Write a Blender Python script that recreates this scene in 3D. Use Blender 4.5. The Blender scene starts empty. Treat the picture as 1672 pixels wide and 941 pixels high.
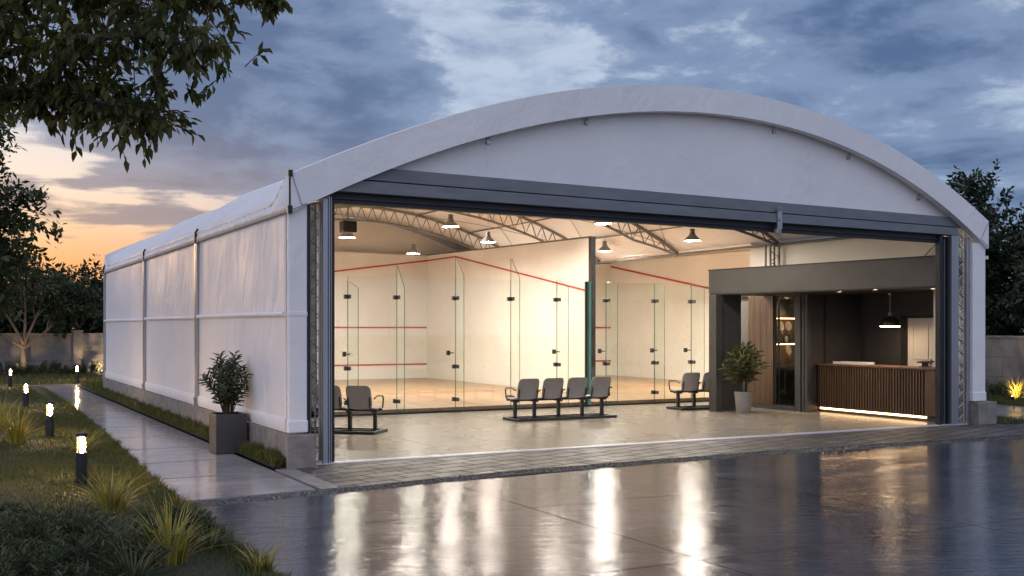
import bpy, math, random
import numpy as np
from mathutils import Vector, Matrix
PI = math.pi
R = math.radians
scene = bpy.context.scene
COL = scene.collection
rng = random.Random(7)

# ------------------------------------------------------------------ camera
EYE = 1.8
YAW = R(28.19)                       # turned to the right of +Y
FW = Vector((math.sin(YAW), math.cos(YAW), 0)); RT = Vector((math.cos(YAW), -math.sin(YAW), 0))
cam_d = bpy.data.cameras.new('camera'); cam = bpy.data.objects.new('camera', cam_d); COL.objects.link(cam)
cam.location = (0, 0, EYE); cam.rotation_euler = (R(90), 0, -YAW)
cam_d.sensor_width = 36; cam_d.lens = 1740 / 1672 * 36; cam_d.shift_y = 65.5 / 1672
cam_d.clip_start = 0.1; cam_d.clip_end = 3000
scene.camera = cam

def side(x, depth, z):
    """a point x metres right of and depth metres ahead of where the photographer stands"""
    p = RT * x + FW * depth
    return Vector((p.x, p.y, z))

# ------------------------------------------------------------------ materials
class NT:
    def __init__(s, tree): s.t = tree; s.n = tree.nodes; s.l = tree.links
    def new(s, typ, props=None, **inp):
        n = s.n.new(typ)
        for k, v in (props or {}).items(): setattr(n, k, v)
        for k, v in inp.items():
            k = k.replace('__', ' ')
            sock = n.inputs[int(k[1:])] if k[0] == 'i' and k[1:].isdigit() else n.inputs[k]
            s.put(sock, v)
        return n
    def put(s, sock, v):
        if isinstance(v, bpy.types.NodeSocket): s.l.new(v, sock)
        elif isinstance(v, (tuple, list)) and len(v) == 3 and sock.type == 'RGBA': sock.default_value = (*v, 1)
        else: sock.default_value = v
    def math(s, op, a, b=0.0, c=None, clamp=False):
        n = s.n.new('ShaderNodeMath'); n.operation = op; n.use_clamp = clamp
        s.put(n.inputs[0], a); s.put(n.inputs[1], b)
        if c is not None: s.put(n.inputs[2], c)
        return n.outputs[0]
    def vmath(s, op, a, b):
        n = s.n.new('ShaderNodeVectorMath'); n.operation = op
        s.put(n.inputs[0], a); s.put(n.inputs[1], b)
        return n.outputs['Value'] if op in ('DOT_PRODUCT', 'LENGTH') else n.outputs[0]
    def rng(s, v, a, b, c=0.0, d=1.0, smooth=True):
        n = s.n.new('ShaderNodeMapRange'); n.interpolation_type = 'SMOOTHSTEP' if smooth else 'LINEAR'
        for i, x in enumerate((v, a, b, c, d)): s.put(n.inputs[i], x)
        return n.outputs[0]
    def mix(s, f, a, b, blend='MIX'):
        n = s.n.new('ShaderNodeMix'); n.data_type = 'RGBA'; n.blend_type = blend
        s.put(n.inputs[0], f); s.put(n.inputs[6], a); s.put(n.inputs[7], b)
        return n.outputs[2]
    def noise(s, vec, scale, detail=4.0, rough=0.55, dist=0.0):
        n = s.new('ShaderNodeTexNoise', None, Vector=vec, Scale=scale, Detail=detail, Roughness=rough, Distortion=dist)
        return n.outputs['Fac']
    def ramp(s, f, stops):
        n = s.n.new('ShaderNodeValToRGB'); e = n.color_ramp.elements
        while len(e) < len(stops): e.new(0.5)
        for k, (p, c) in zip(e, stops): k.position = p; k.color = (*c, 1)
        s.put(n.inputs[0], f); return n.outputs[0]

def mk(name):
    m = bpy.data.materials.new(name); m.use_nodes = True
    t = NT(m.node_tree); b = m.node_tree.nodes['Principled BSDF']
    return m, t, b

def coords(t, scale=(1, 1, 1)):
    g = t.new('ShaderNodeNewGeometry').outputs['Position']
    n = t.new('ShaderNodeMapping', None, Vector=g); n.inputs['Scale'].default_value = scale
    return n.outputs[0]

def mat(name, c1, c2=None, rough=0.5, rough2=None, metal=0.0, scale=4.0, stretch=(1, 1, 1), bump=0.0, bscale=40.0, bstretch=None, spec=0.5, detail=5.0, coat=0.0):
    m, t, b = mk(name)
    c2 = c2 or c1
    v = coords(t, stretch)
    f = t.noise(v, scale, detail, 0.6)
    f = t.rng(f, 0.3, 0.7)
    t.put(b.inputs['Base Color'], t.mix(f, c1, c2))
    if rough2 is not None: t.put(b.inputs['Roughness'], t.rng(f, 0, 1, rough, rough2, False))
    else: b.inputs['Roughness'].default_value = rough
    b.inputs['Metallic'].default_value = metal
    b.inputs['Specular IOR Level'].default_value = spec
    b.inputs['Coat Weight'].default_value = coat
    if bump:
        v2 = coords(t, bstretch or stretch)
        h = t.noise(v2, bscale, 4, 0.6)
        bn = t.new('ShaderNodeBump', None, Strength=bump, Distance=0.02, Height=h)
        t.put(b.inputs['Normal'], bn.outputs[0])
    return m

def emit(name, col, strength):
    m = bpy.data.materials.new(name); m.use_nodes = True
    m.node_tree.nodes.clear(); t = NT(m.node_tree)
    e = t.new('ShaderNodeEmission', None, Color=(*col, 1), Strength=strength)
    o = t.new('ShaderNodeOutputMaterial'); t.put(o.inputs[0], e.outputs[0])
    return m

def fabric(name, axis):
    """white coated tent cloth with soft hanging folds; axis = which way the cloth runs level"""
    m, t, b = mk(name)
    st = {'y': (1, 0.9, 0.34), 'x': (0.9, 1, 0.7), 'roof': (0.6, 1.0, 0.6)}[axis]
    g = coords(t)
    f = t.noise(g, 0.7, 5, 0.6)
    dirt = t.noise(coords(t, (1, 1, 0.15)), 3.0, 6, 0.7)
    c = t.mix(t.rng(f, 0.3, 0.7), (0.86, 0.86, 0.87), (0.81, 0.81, 0.83))
    c = t.mix(t.math('MULTIPLY', t.rng(dirt, 0.56, 0.8), 0.14), c, (0.55, 0.52, 0.48))
    t.put(b.inputs['Base Color'], c)
    t.put(b.inputs['Roughness'], t.rng(f, 0.3, 0.7, 0.50, 0.62))
    b.inputs['Specular IOR Level'].default_value = 0.35
    w = coords(t, st)
    h1 = t.noise(w, 1.3, 3, 0.5, 2.2)
    h2 = t.noise(w, 4.2, 4, 0.55, 1.8)
    h3 = t.noise(coords(t, (1, 1, 0.6)), 2.2, 5, 0.6, 1.5)
    a = t.math('MULTIPLY', h1, 1.0)
    h = t.math('ADD', t.math('ADD', a, t.math('MULTIPLY', h2, 0.28)), t.math('MULTIPLY', h3, 0.4))
    k = {'y': 0.38, 'x': 0.26, 'roof': 0.42}[axis]
    bn = t.new('ShaderNodeBump', None, Strength=k, Distance=0.09, Height=h)
    t.put(b.inputs['Normal'], bn.outputs[0])
    return m

M = {}
M['cloth_wall'] = fabric('wall cloth', 'y')
M['cloth_front'] = fabric('front cloth', 'x')
M['cloth_roof'] = fabric('roof cloth', 'roof')
M['alu'] = mat('brushed aluminium', (0.42, 0.43, 0.46), (0.34, 0.35, 0.38), 0.35, 0.48, 0.85, 3, (1, 1, 0.1))
M['steel_dark'] = mat('dark steel', (0.022, 0.024, 0.028), (0.034, 0.036, 0.042), 0.4, 0.55, 0.4, 5)
M['beam_grey'] = mat('grey coated beam', (0.20, 0.21, 0.235), (0.17, 0.18, 0.205), 0.42, 0.52, 0.2, 2, (1, 1, 4))
M['truss'] = mat('truss steel', (0.22, 0.21, 0.20), (0.16, 0.155, 0.15), 0.45, 0.55, 0.3, 4)
M['concrete'] = mat('plinth concrete', (0.30, 0.285, 0.26), (0.19, 0.18, 0.165), 0.85, None, 0, 5, (1, 1, 1), 0.5, 26)
M['black'] = mat('black powder coat', (0.016, 0.016, 0.018), (0.024, 0.024, 0.027), 0.4, 0.5, 0.1, 5)
M['kiosk'] = mat('dark grey laminate', (0.060, 0.058, 0.056), (0.050, 0.048, 0.047), 0.42, 0.5, 0.0, 2, bump=0.05, bscale=90)
M['kiosk_dark'] = mat('charcoal wall paint', (0.060, 0.057, 0.055), (0.048, 0.046, 0.045), 0.5, 0.6, 0.0, 3)
M['fascia'] = mat('grey fascia panel', (0.135, 0.128, 0.118), (0.115, 0.11, 0.10), 0.5, 0.58, 0.0, 1.6, bump=0.05, bscale=80)
M['lamp_grey'] = mat('grey lamp enamel', (0.22, 0.21, 0.20), (0.18, 0.175, 0.165), 0.4, 0.45, 0.3, 6)
M['lamp_black'] = mat('dark bronze lamp', (0.035, 0.033, 0.032), (0.028, 0.027, 0.026), 0.28, 0.34, 0.5, 6)
M['white_paint'] = mat('white door paint', (0.62, 0.60, 0.57), (0.58, 0.56, 0.53), 0.45, 0.5, 0, 2)
M['red'] = mat('red court line', (0.50, 0.045, 0.025), (0.42, 0.035, 0.02), 0.5)
M['line_floor'] = mat('red floor line', (0.50, 0.07, 0.03), (0.42, 0.06, 0.025), 0.4)
M['plastic_seat'] = mat('grey seat shell', (0.33, 0.31, 0.29), (0.29, 0.275, 0.26), 0.45, 0.55, 0, 5, bump=0.1, bscale=160)
M['planter_dark'] = mat('charcoal planter', (0.055, 0.056, 0.060), (0.04, 0.041, 0.045), 0.35, 0.5, 0, 3)
M['planter_grey'] = mat('grey pot', (0.27, 0.26, 0.25), (0.22, 0.21, 0.20), 0.45, 0.55, 0, 3)
M['soil'] = mat('soil', (0.03, 0.022, 0.016), (0.015, 0.012, 0.01), 0.9, None, 0, 30, bump=0.8, bscale=60)
M['bark'] = mat('bark', (0.085, 0.065, 0.048), (0.045, 0.036, 0.028), 0.85, None, 0, 9, (1, 1, 0.25), 0.9, 30)
M['bark_pale'] = mat('pale bark', (0.26, 0.19, 0.13), (0.15, 0.11, 0.08), 0.8, None, 0, 9, (1, 1, 0.35), 0.8, 26)
M['metal_bright'] = mat('bright track', (0.80, 0.80, 0.82), (0.7, 0.7, 0.72), 0.3, 0.4, 0.5, 4, (0.3, 3, 1))
M['silver'] = mat('patch fitting steel', (0.16, 0.16, 0.165), (0.10, 0.10, 0.105), 0.3, 0.4, 0.8, 6)
M['chrome'] = mat('steel hardware', (0.45, 0.44, 0.43), (0.38, 0.37, 0.36), 0.2, 0.3, 1.0, 6)
M['tray'] = mat('white lacquer', (0.72, 0.71, 0.70), (0.68, 0.67, 0.66), 0.3)
M['lamp_lit'] = emit('lamp diffuser', (1.0, 0.89, 0.775), 375)
M['lamp_desk'] = emit('desk pendant diffuser', (1.0, 0.70, 0.42), 30)
M['spot_lit'] = emit('downlight lens', (1.0, 0.68, 0.38), 55)
M['strip_lit'] = emit('light strip', (1.0, 0.62, 0.30), 10)
M['shelf_lit'] = emit('shelf light', (1.0, 0.62, 0.30), 20)
M['bollard_lit'] = emit('bollard lamp', (1.0, 0.62, 0.29), 900)
M['uplight_lit'] = emit('ground uplight lens', (1.0, 0.62, 0.28), 90)

def leafmat(name, a, b_, trans=0.25, rough=0.45):
    m, t, b = mk(name)
    oi = t.noise(coords(t), 2.2, 4, 0.6)
    oi2 = t.noise(coords(t), 23.0, 2, 0.5)
    c = t.mix(t.rng(t.math('ADD', t.math('MULTIPLY', oi, 0.6), t.math('MULTIPLY', oi2, 0.4)), 0.35, 0.65), a, b_)
    t.put(b.inputs['Base Color'], c); b.inputs['Roughness'].default_value = rough
    tr = t.new('ShaderNodeBsdfTranslucent'); t.put(tr.inputs[0], c)
    mx = t.new('ShaderNodeMixShader'); mx.inputs[0].default_value = trans
    t.l.new(b.outputs[0], mx.inputs[1]); t.l.new(tr.outputs[0], mx.inputs[2])
    out = m.node_tree.nodes['Material Output']; t.l.new(mx.outputs[0], out.inputs[0])
    return m
M['leaf_near'] = leafmat('broad leaves', (0.075, 0.100, 0.026), (0.14, 0.135, 0.032), 0.45)
M['leaf_tree'] = leafmat('tree leaves', (0.035, 0.055, 0.020), (0.060, 0.078, 0.026))
M['leaf_dark'] = leafmat('dark leaves', (0.022, 0.036, 0.017), (0.042, 0.058, 0.024))
M['leaf_shrub'] = leafmat('shrub leaves', (0.060, 0.085, 0.035), (0.10, 0.12, 0.05))
M['leaf_pot'] = leafmat('pot plant leaves', (0.07, 0.10, 0.035), (0.15, 0.155, 0.045), 0.25)
M['leaf_potdark'] = leafmat('dark pot plant leaves', (0.06, 0.085, 0.04), (0.11, 0.12, 0.05), 0.25)
M['grass'] = leafmat('lawn blades', (0.075, 0.095, 0.024), (0.14, 0.14, 0.034), 0.3, 0.6)
M['grass_tall'] = leafmat('tall grass blades', (0.34, 0.32, 0.05), (0.50, 0.42, 0.08), 0.35, 0.5)
M['grass_dry'] = leafmat('dry grass', (0.26, 0.18, 0.08), (0.16, 0.12, 0.05), 0.3, 0.6)

def wood(name, a, b_, rough, vert=True, scale=1.0):
    m, t, b = mk(name)
    v = coords(t, (14 * scale, 14 * scale, 0.9 * scale) if vert else (14 * scale, 0.9 * scale, 14 * scale))
    f = t.noise(v, 1.0, 8, 0.62, 1.2)
    t.put(b.inputs['Base Color'], t.mix(t.rng(f, 0.3, 0.7), a, b_))
    t.put(b.inputs['Roughness'], t.rng(f, 0.3, 0.7, rough, rough + 0.12))
    bn = t.new('ShaderNodeBump', None, Strength=0.15, Distance=0.01, Height=f); t.put(b.inputs['Normal'], bn.outputs[0])
    return m
M['walnut'] = wood('walnut veneer', (0.125, 0.066, 0.031), (0.058, 0.031, 0.015), 0.42)
M['slat_wood'] = wood('walnut slats', (0.115, 0.064, 0.036), (0.062, 0.035, 0.020), 0.42)
M['counter_wood'] = wood('counter wood', (0.17, 0.085, 0.042), (0.10, 0.05, 0.026), 0.35, False)
M['edge_wood'] = wood('court edge timber', (0.27, 0.15, 0.07), (0.16, 0.085, 0.04), 0.5, False)
M['racket_wood'] = wood('racket frame', (0.42, 0.28, 0.15), (0.32, 0.2, 0.1), 0.35)

def court_floor():
    m, t, b = mk('maple court floor')
    g = coords(t)
    r = t.new('ShaderNodeMapping', None, Vector=g); r.inputs['Rotation'].default_value = (0, 0, R(90))
    br = t.new('ShaderNodeTexBrick', None, Vector=r.outputs[0], Color1=(0.40, 0.265, 0.155, 1), Color2=(0.29, 0.185, 0.10, 1), Mortar=(0.15, 0.09, 0.045, 1),
               Scale=1.0, **{'Mortar__Size': 0.003, 'Brick__Width': 1.6, 'Row__Height': 0.13})
    br.offset = 0.37
    f = t.noise(coords(t, (12, 0.8, 1)), 2.0, 6, 0.6, 0.6)
    c = t.mix(t.math('MULTIPLY', t.rng(f, 0.35, 0.7), 0.35), br.outputs[0], (0.34, 0.21, 0.11))
    t.put(b.inputs['Base Color'], c); b.inputs['Roughness'].default_value = 0.34
    return m
M['maple'] = court_floor()

def court_wall():
    """white plaster with ball marks that are real dirt on the lower part"""
    m, t, b = mk('court plaster')
    g = coords(t)
    n = t.noise(g, 0.5, 4, 0.6)
    c = t.mix(t.rng(n, 0.35, 0.65), (0.80, 0.77, 0.72), (0.73, 0.70, 0.65))
    z = t.new('ShaderNodeSeparateXYZ', None, Vector=g).outputs[2]
    patch = t.rng(t.noise(g, 0.75, 3, 0.5), 0.40, 0.62)
    band = t.math('MULTIPLY', t.math('MULTIPLY', t.rng(z, 2.2, 1.2), t.rng(z, 0.25, 0.7)), patch)
    vor = t.new('ShaderNodeTexVoronoi', None, Vector=g, Scale=13.0, Randomness=1.0)
    spot = t.rng(vor.outputs['Distance'], 0.23, 0.12)
    pick = t.math('GREATER_THAN', t.new('ShaderNodeSeparateColor', None, Color=vor.outputs['Color']).outputs[0], t.math('SUBTRACT', 1.0, t.math('MULTIPLY', band, 0.62)))
    vor2 = t.new('ShaderNodeTexVoronoi', None, Vector=g, Scale=24.0, Randomness=1.0)
    spot2 = t.rng(vor2.outputs['Distance'], 0.25, 0.12)
    pick2 = t.math('GREATER_THAN', t.new('ShaderNodeSeparateColor', None, Color=vor2.outputs['Color']).outputs[1], t.math('SUBTRACT', 1.0, t.math('MULTIPLY', band, 0.38)))
    k = t.math('MAXIMUM', t.math('MULTIPLY', spot, pick), t.math('MULTIPLY', spot2, pick2))
    c = t.mix(t.math('MULTIPLY', k, 0.65), c, (0.20, 0.17, 0.14))
    t.put(b.inputs['Base Color'], c); b.inputs['Roughness'].default_value = 0.42
    return m
M['plaster'] = court_wall()
M['liner'] = mat('inner liner cloth', (0.76, 0.72, 0.66), (0.70, 0.66, 0.60), 0.55, 0.65, 0, 0.8, bump=0.4, bscale=1.6)

def wet(name, c1, c2, r1, r2, ripple, dryness=0.0, grain=60.0, graink=0.05, ang=0.0):
    """rain-wet paving: a blotchy base, a thin film of water whose gloss varies, low ripples"""
    m, t, b = mk(name)
    g = coords(t)
    n1 = t.noise(g, 0.55, 6, 0.62, 0.6); n2 = t.noise(g, 3.5, 6, 0.65); n3 = t.noise(coords(t, (0.35, 1.6, 1)), 1.1, 5, 0.6, 0.7)
    f = t.rng(t.math('ADD', t.math('MULTIPLY', n1, 0.6), t.math('MULTIPLY', n2, 0.4)), 0.36, 0.64)
    t.put(b.inputs['Base Color'], t.mix(f, c1, c2))
    t.put(b.inputs['Roughness'], t.rng(t.math('ADD', t.math('MULTIPLY', n3, 0.7), t.math('MULTIPLY', n2, 0.3)), 0.36, 0.64, r1, r2))
    b.inputs['Specular IOR Level'].default_value = 0.45
    mr = t.new('ShaderNodeMapping', None, Vector=g); mr.inputs['Rotation'].default_value = (0, 0, R(28)); mp = t.new('ShaderNodeMapping', None, Vector=mr.outputs[0]); mp.inputs['Scale'].default_value = (0.8, 3.4, 1)
    mq = t.new('ShaderNodeMapping', None, Vector=mr.outputs[0]); mq.inputs['Scale'].default_value = (0.6, 1.5, 1)
    h = t.math('ADD', t.math('MULTIPLY', t.noise(mp.outputs[0], 3.0, 4, 0.55, 0.8), 1.0), t.math('MULTIPLY', t.noise(mq.outputs[0], 11.0, 4, 0.6), 0.36))
    h = t.math('ADD', h, t.math('MULTIPLY', t.noise(mq.outputs[0], grain, 3, 0.6), graink))
    bn = t.new('ShaderNodeBump', None, Strength=ripple, Distance=0.02, Height=h); t.put(b.inputs['Normal'], bn.outputs[0])
    return m
M['forecourt'] = wet('wet forecourt concrete', (0.034, 0.042, 0.058), (0.088, 0.098, 0.118), 0.06, 0.18, 0.33, grain=44, graink=0.17)
M['path'] = wet('wet path concrete', (0.31, 0.30, 0.31), (0.43, 0.42, 0.425), 0.07, 0.17, 0.12)
M['lobby'] = mat('polished lobby concrete', (0.255, 0.226, 0.188), (0.222, 0.197, 0.164), 0.26, 0.30, 0, 0.6, detail=3)
M['joint'] = mat('dark joint', (0.02, 0.02, 0.02), None, 0.9)
M['kerb'] = mat('pale kerb stone', (0.26, 0.25, 0.245), (0.20, 0.195, 0.19), 0.4, 0.6, 0, 5, bump=0.3, bscale=40)

def pavers():
    m, t, b = mk('herringbone pavers')
    g = coords(t)
    r = t.new('ShaderNodeMapping', None, Vector=g); r.inputs['Rotation'].default_value = (0, 0, R(-18))
    br = t.new('ShaderNodeTexBrick', None, Vector=r.outputs[0], Color1=(0.125, 0.116, 0.103, 1), Color2=(0.06, 0.056, 0.051, 1), Mortar=(0.02, 0.019, 0.018, 1),
               Scale=1.0, **{'Mortar__Size': 0.018, 'Brick__Width': 0.56, 'Row__Height': 0.28})
    n = t.noise(g, 2.0, 5, 0.6)
    t.put(b.inputs['Base Color'], t.mix(t.math('MULTIPLY', n, 0.25), br.outputs[0], (0.10, 0.095, 0.09)))
    t.put(b.inputs['Roughness'], t.math('ADD', t.rng(n, 0.35, 0.65, 0.34, 0.55), t.math('MULTIPLY', br.outputs['Fac'], 0.4)))
    h = t.math('SUBTRACT', t.math('MULTIPLY', t.noise(g, 16, 4, 0.6), 0.5), t.math('MULTIPLY', br.outputs['Fac'], 0.8))
    bn = t.new('ShaderNodeBump', None, Strength=0.5, Distance=0.02, Height=h); t.put(b.inputs['Normal'], bn.outputs[0])
    return m
M['pavers'] = pavers()
M['ground'] = mat('soil and turf', (0.020, 0.024, 0.010), (0.032, 0.036, 0.014), 0.9, None, 0, 3, bump=0.6, bscale=30)
M['pebble'] = mat('drain pebbles', (0.16, 0.155, 0.15), (0.02, 0.02, 0.022), 0.35, 0.6, 0, 22)

def blockwall():
    m, t, b = mk('boundary wall blocks')
    g = coords(t)
    n = t.noise(g, 1.6, 7, 0.65); n2 = t.noise(coords(t, (1, 1, 0.2)), 3.0, 5, 0.65)
    s = t.new('ShaderNodeSeparateXYZ', None, Vector=g)
    vec = t.new('ShaderNodeCombineXYZ', None, X=t.math('ADD', s.outputs[0], s.outputs[1]), Y=s.outputs[2], Z=0.0).outputs[0]
    br = t.new('ShaderNodeTexBrick', None, Vector=vec, Color1=(0.27, 0.265, 0.255, 1), Color2=(0.22, 0.215, 0.21, 1), Mortar=(0.12, 0.117, 0.113, 1),
               Scale=1.0, **{'Mortar__Size': 0.008, 'Brick__Width': 1.2, 'Row__Height': 0.52})
    c = t.mix(t.rng(n, 0.35, 0.7), br.outputs[0], (0.15, 0.145, 0.14))
    c = t.mix(t.math('MULTIPLY', t.rng(n2, 0.55, 0.75), 0.5), c, (0.09, 0.085, 0.08))
    t.put(b.inputs['Base Color'], c); b.inputs['Roughness'].default_value = 0.85
    h = t.math('SUBTRACT', n, t.math('MULTIPLY', br.outputs['Fac'], 0.6))
    bn = t.new('ShaderNodeBump', None, Strength=0.5, Distance=0.03, Height=h); t.put(b.inputs['Normal'], bn.outputs[0])
    return m
M['block'] = blockwall()

def glass(nm, kf):
    m = bpy.data.materials.new(nm); m.use_nodes = True; m.node_tree.nodes.clear(); t = NT(m.node_tree)
    tr = t.new('ShaderNodeBsdfTransparent', None, Color=(0.955, 0.985, 0.97, 1))
    gl = t.new('ShaderNodeBsdfGlossy', None, Color=(1, 1, 1, 1), Roughness=0.01)
    lw = t.new('ShaderNodeLayerWeight', None, Blend=0.5); fr = t.math('ADD', t.math('MULTIPLY', t.math('POWER', lw.outputs['Facing'], 5.0), 0.96), 0.04)
    mx = t.new('ShaderNodeMixShader', None)
    t.put(mx.inputs[0], t.math('MULTIPLY', fr, kf)); t.l.new(tr.outputs[0], mx.inputs[1]); t.l.new(gl.outputs[0], mx.inputs[2])
    o = t.new('ShaderNodeOutputMaterial'); t.l.new(mx.outputs[0], o.inputs[0]); return m
M['glass'] = glass('clear glass', 1.0); M['glass_fin'] = glass('fin glass', 0.3); M['glass_low'] = glass('coated glass', 0.2)
M['glass_edge'] = mat('green glass edge', (0.06, 0.12, 0.11), (0.09, 0.15, 0.14), 0.15)
M['teal_edge'] = mat('teal glass edge', (0.13, 0.30, 0.30), (0.10, 0.25, 0.26), 0.15, 0.25)
def lampglass():
    m = bpy.data.materials.new('bollard lens'); m.use_nodes = True; m.node_tree.nodes.clear(); t = NT(m.node_tree)
    tr = t.new('ShaderNodeBsdfTransparent', None, Color=(0.97, 0.95, 0.92, 1)); gl = t.new('ShaderNodeBsdfTranslucent', None, Color=(1.0, 0.66, 0.30, 1))
    mx = t.new('ShaderNodeMixShader', None); mx.inputs[0].default_value = 0.014
    t.l.new(tr.outputs[0], mx.inputs[1]); t.l.new(gl.outputs[0], mx.inputs[2])
    o = t.new('ShaderNodeOutputMaterial'); t.l.new(mx.outputs[0], o.inputs[0]); return m
M['lens'] = lampglass()

# ------------------------------------------------------------------ mesh building
class MB:
    def __init__(s): s.v = []; s.f = []; s.mi = []
    def add(s, vs, fs, mi=0):
        o = len(s.v); s.v += [tuple(p) for p in vs]
        s.f += [tuple(i + o for i in f) for f in fs]; s.mi += [mi] * len(fs); return s
    def box(s, a, b, mi=0, edge=None):
        (x0, y0, z0), (x1, y1, z1) = a, b
        vs = [(x0, y0, z0), (x1, y0, z0), (x1, y1, z0), (x0, y1, z0), (x0, y0, z1), (x1, y0, z1), (x1, y1, z1), (x0, y1, z1)]
        s.add(vs, [(0, 3, 2, 1), (4, 5, 6, 7), (0, 1, 5, 4), (1, 2, 6, 5), (2, 3, 7, 6), (3, 0, 4, 7)], mi); return s
    def tube(s, pts, r, n=8, cap=True, mi=0):
        pts = [Vector(p) for p in pts]; k = len(pts)
        rs = r if isinstance(r, (list, tuple)) else [r] * k
        rings = []; up = None
        for i, p in enumerate(pts):
            d = (pts[min(i + 1, k - 1)] - pts[max(i - 1, 0)])
            d = d.normalized() if d.length > 1e-9 else Vector((0, 0, 1))
            if up is None: up = Vector((0, 0, 1)) if abs(d.z) < 0.9 else Vector((1, 0, 0))
            a = d.cross(up); a = a.normalized() if a.length > 1e-6 else d.orthogonal().normalized()
            b = a.cross(d); up = b
            rings.append([p + (a * math.cos(2 * PI * j / n) + b * math.sin(2 * PI * j / n)) * rs[i] for j in range(n)])
        vs = [q for ring in rings for q in ring]; fs = []
        for i in range(k - 1):
            for j in range(n):
                fs.append((i * n + j, i * n + (j + 1) % n, (i + 1) * n + (j + 1) % n, (i + 1) * n + j))
        if cap: fs += [tuple(range(n))[::-1], tuple(range((k - 1) * n, k * n))]
        s.add(vs, fs, mi); return s
    def lathe(s, prof, c=(0, 0, 0), n=24, mi=0, cap=False):
        vs = []; fs = []
        for r_, z in prof:
            for j in range(n): vs.append((c[0] + r_ * math.cos(2 * PI * j / n), c[1] + r_ * math.sin(2 * PI * j / n), c[2] + z))
        k = len(prof)
        for i in range(k - 1):
            for j in range(n): fs.append((i * n + j, i * n + (j + 1) % n, (i + 1) * n + (j + 1) % n, (i + 1) * n + j))
        if cap: fs += [tuple(range(n))[::-1], tuple(range((k - 1) * n, k * n))]
        s.add(vs, fs, mi); return s
    def prism(s, poly, axis, a, b, mi=0):
        """poly: 2-D outline; axis 'y': (x,z) pushed from y=a to y=b; 'x': (y,z); 'z': (x,y)"""
        def P(p, t): return {'y': (p[0], t, p[1]), 'x': (t, p[0], p[1]), 'z': (p[0], p[1], t)}[axis]
        n = len(poly); vs = [P(p, a) for p in poly] + [P(p, b) for p in poly]
        s.add(vs, [tuple(range(n)), tuple(range(2 * n - 1, n - 1, -1))] + [(i, (i + 1) % n, n + (i + 1) % n, n + i) for i in range(n)], mi); return s
    def strip(s, top, bot, a, b, mi=0):
        """a band between two (x,z) curves with as many points each, from y=a to y=b"""
        n = len(top); vs = []
        for y in (a, b):
            vs += [(p[0], y, p[1]) for p in top] + [(p[0], y, p[1]) for p in bot]
        fs = []
        for i in range(n - 1):
            fs += [(n + i, n + i + 1, i + 1, i), (2 * n + i, 2 * n + i + 1, 3 * n + i + 1, 3 * n + i), (i, i + 1, 2 * n + i + 1, 2 * n + i), (n + i + 1, n + i, 3 * n + i, 3 * n + i + 1)]
        fs += [(0, 2 * n, 3 * n, n), (n - 1, 2 * n - 1, 4 * n - 1, 3 * n - 1)]
        s.add(vs, fs, mi); return s
    def build(s, name, mats, parent=None, smooth=False, bevel=0.0, fix=True):
        me = bpy.data.meshes.new(name)
        off = Vector((0, 0, 0)); q = parent
        while q is not None: off += q.location; q = q.parent
        me.from_pydata([(p[0] - off.x, p[1] - off.y, p[2] - off.z) for p in s.v], [], s.f)
        ml = mats if isinstance(mats, (list, tuple)) else [mats]
        for m_ in ml: me.materials.append(M[m_] if isinstance(m_, str) else m_)
        if len(ml) > 1: me.polygons.foreach_set('material_index', s.mi)
        if fix:
            import bmesh
            bm = bmesh.new(); bm.from_mesh(me); bmesh.ops.recalc_face_normals(bm, faces=bm.faces); bm.to_mesh(me); bm.free()
        if smooth:
            me.polygons.foreach_set('use_smooth', [True] * len(me.polygons))
            me.set_sharp_from_angle(angle=R(38))
        o = bpy.data.objects.new(name, me); COL.objects.link(o)
        if parent: o.parent = parent
        if bevel:
            b = o.modifiers.new('bevel', 'BEVEL'); b.width = bevel; b.segments = 2; b.limit_method = 'ANGLE'; b.angle_limit = R(40)
        return o

def thing(name, label, cat, loc=(0, 0, 0), group=None):
    o = bpy.data.objects.new(name, None); COL.objects.link(o); o.location = loc
    o.empty_display_size = 0.1
    tag(o, label, cat, group, 'thing'); return o
def tag(o, label=None, cat=None, group=None, kind=None):
    if label: o['label'] = label
    if cat: o['category'] = cat
    if group: o['group'] = group
    if kind: o['kind'] = kind
    return o
def copy_tree(o, parent=None):
    c = o.copy(); COL.objects.link(c)
    if parent is not None: c.parent = parent
    for ch in list(o.children): copy_tree(ch, c)
    return c

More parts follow.
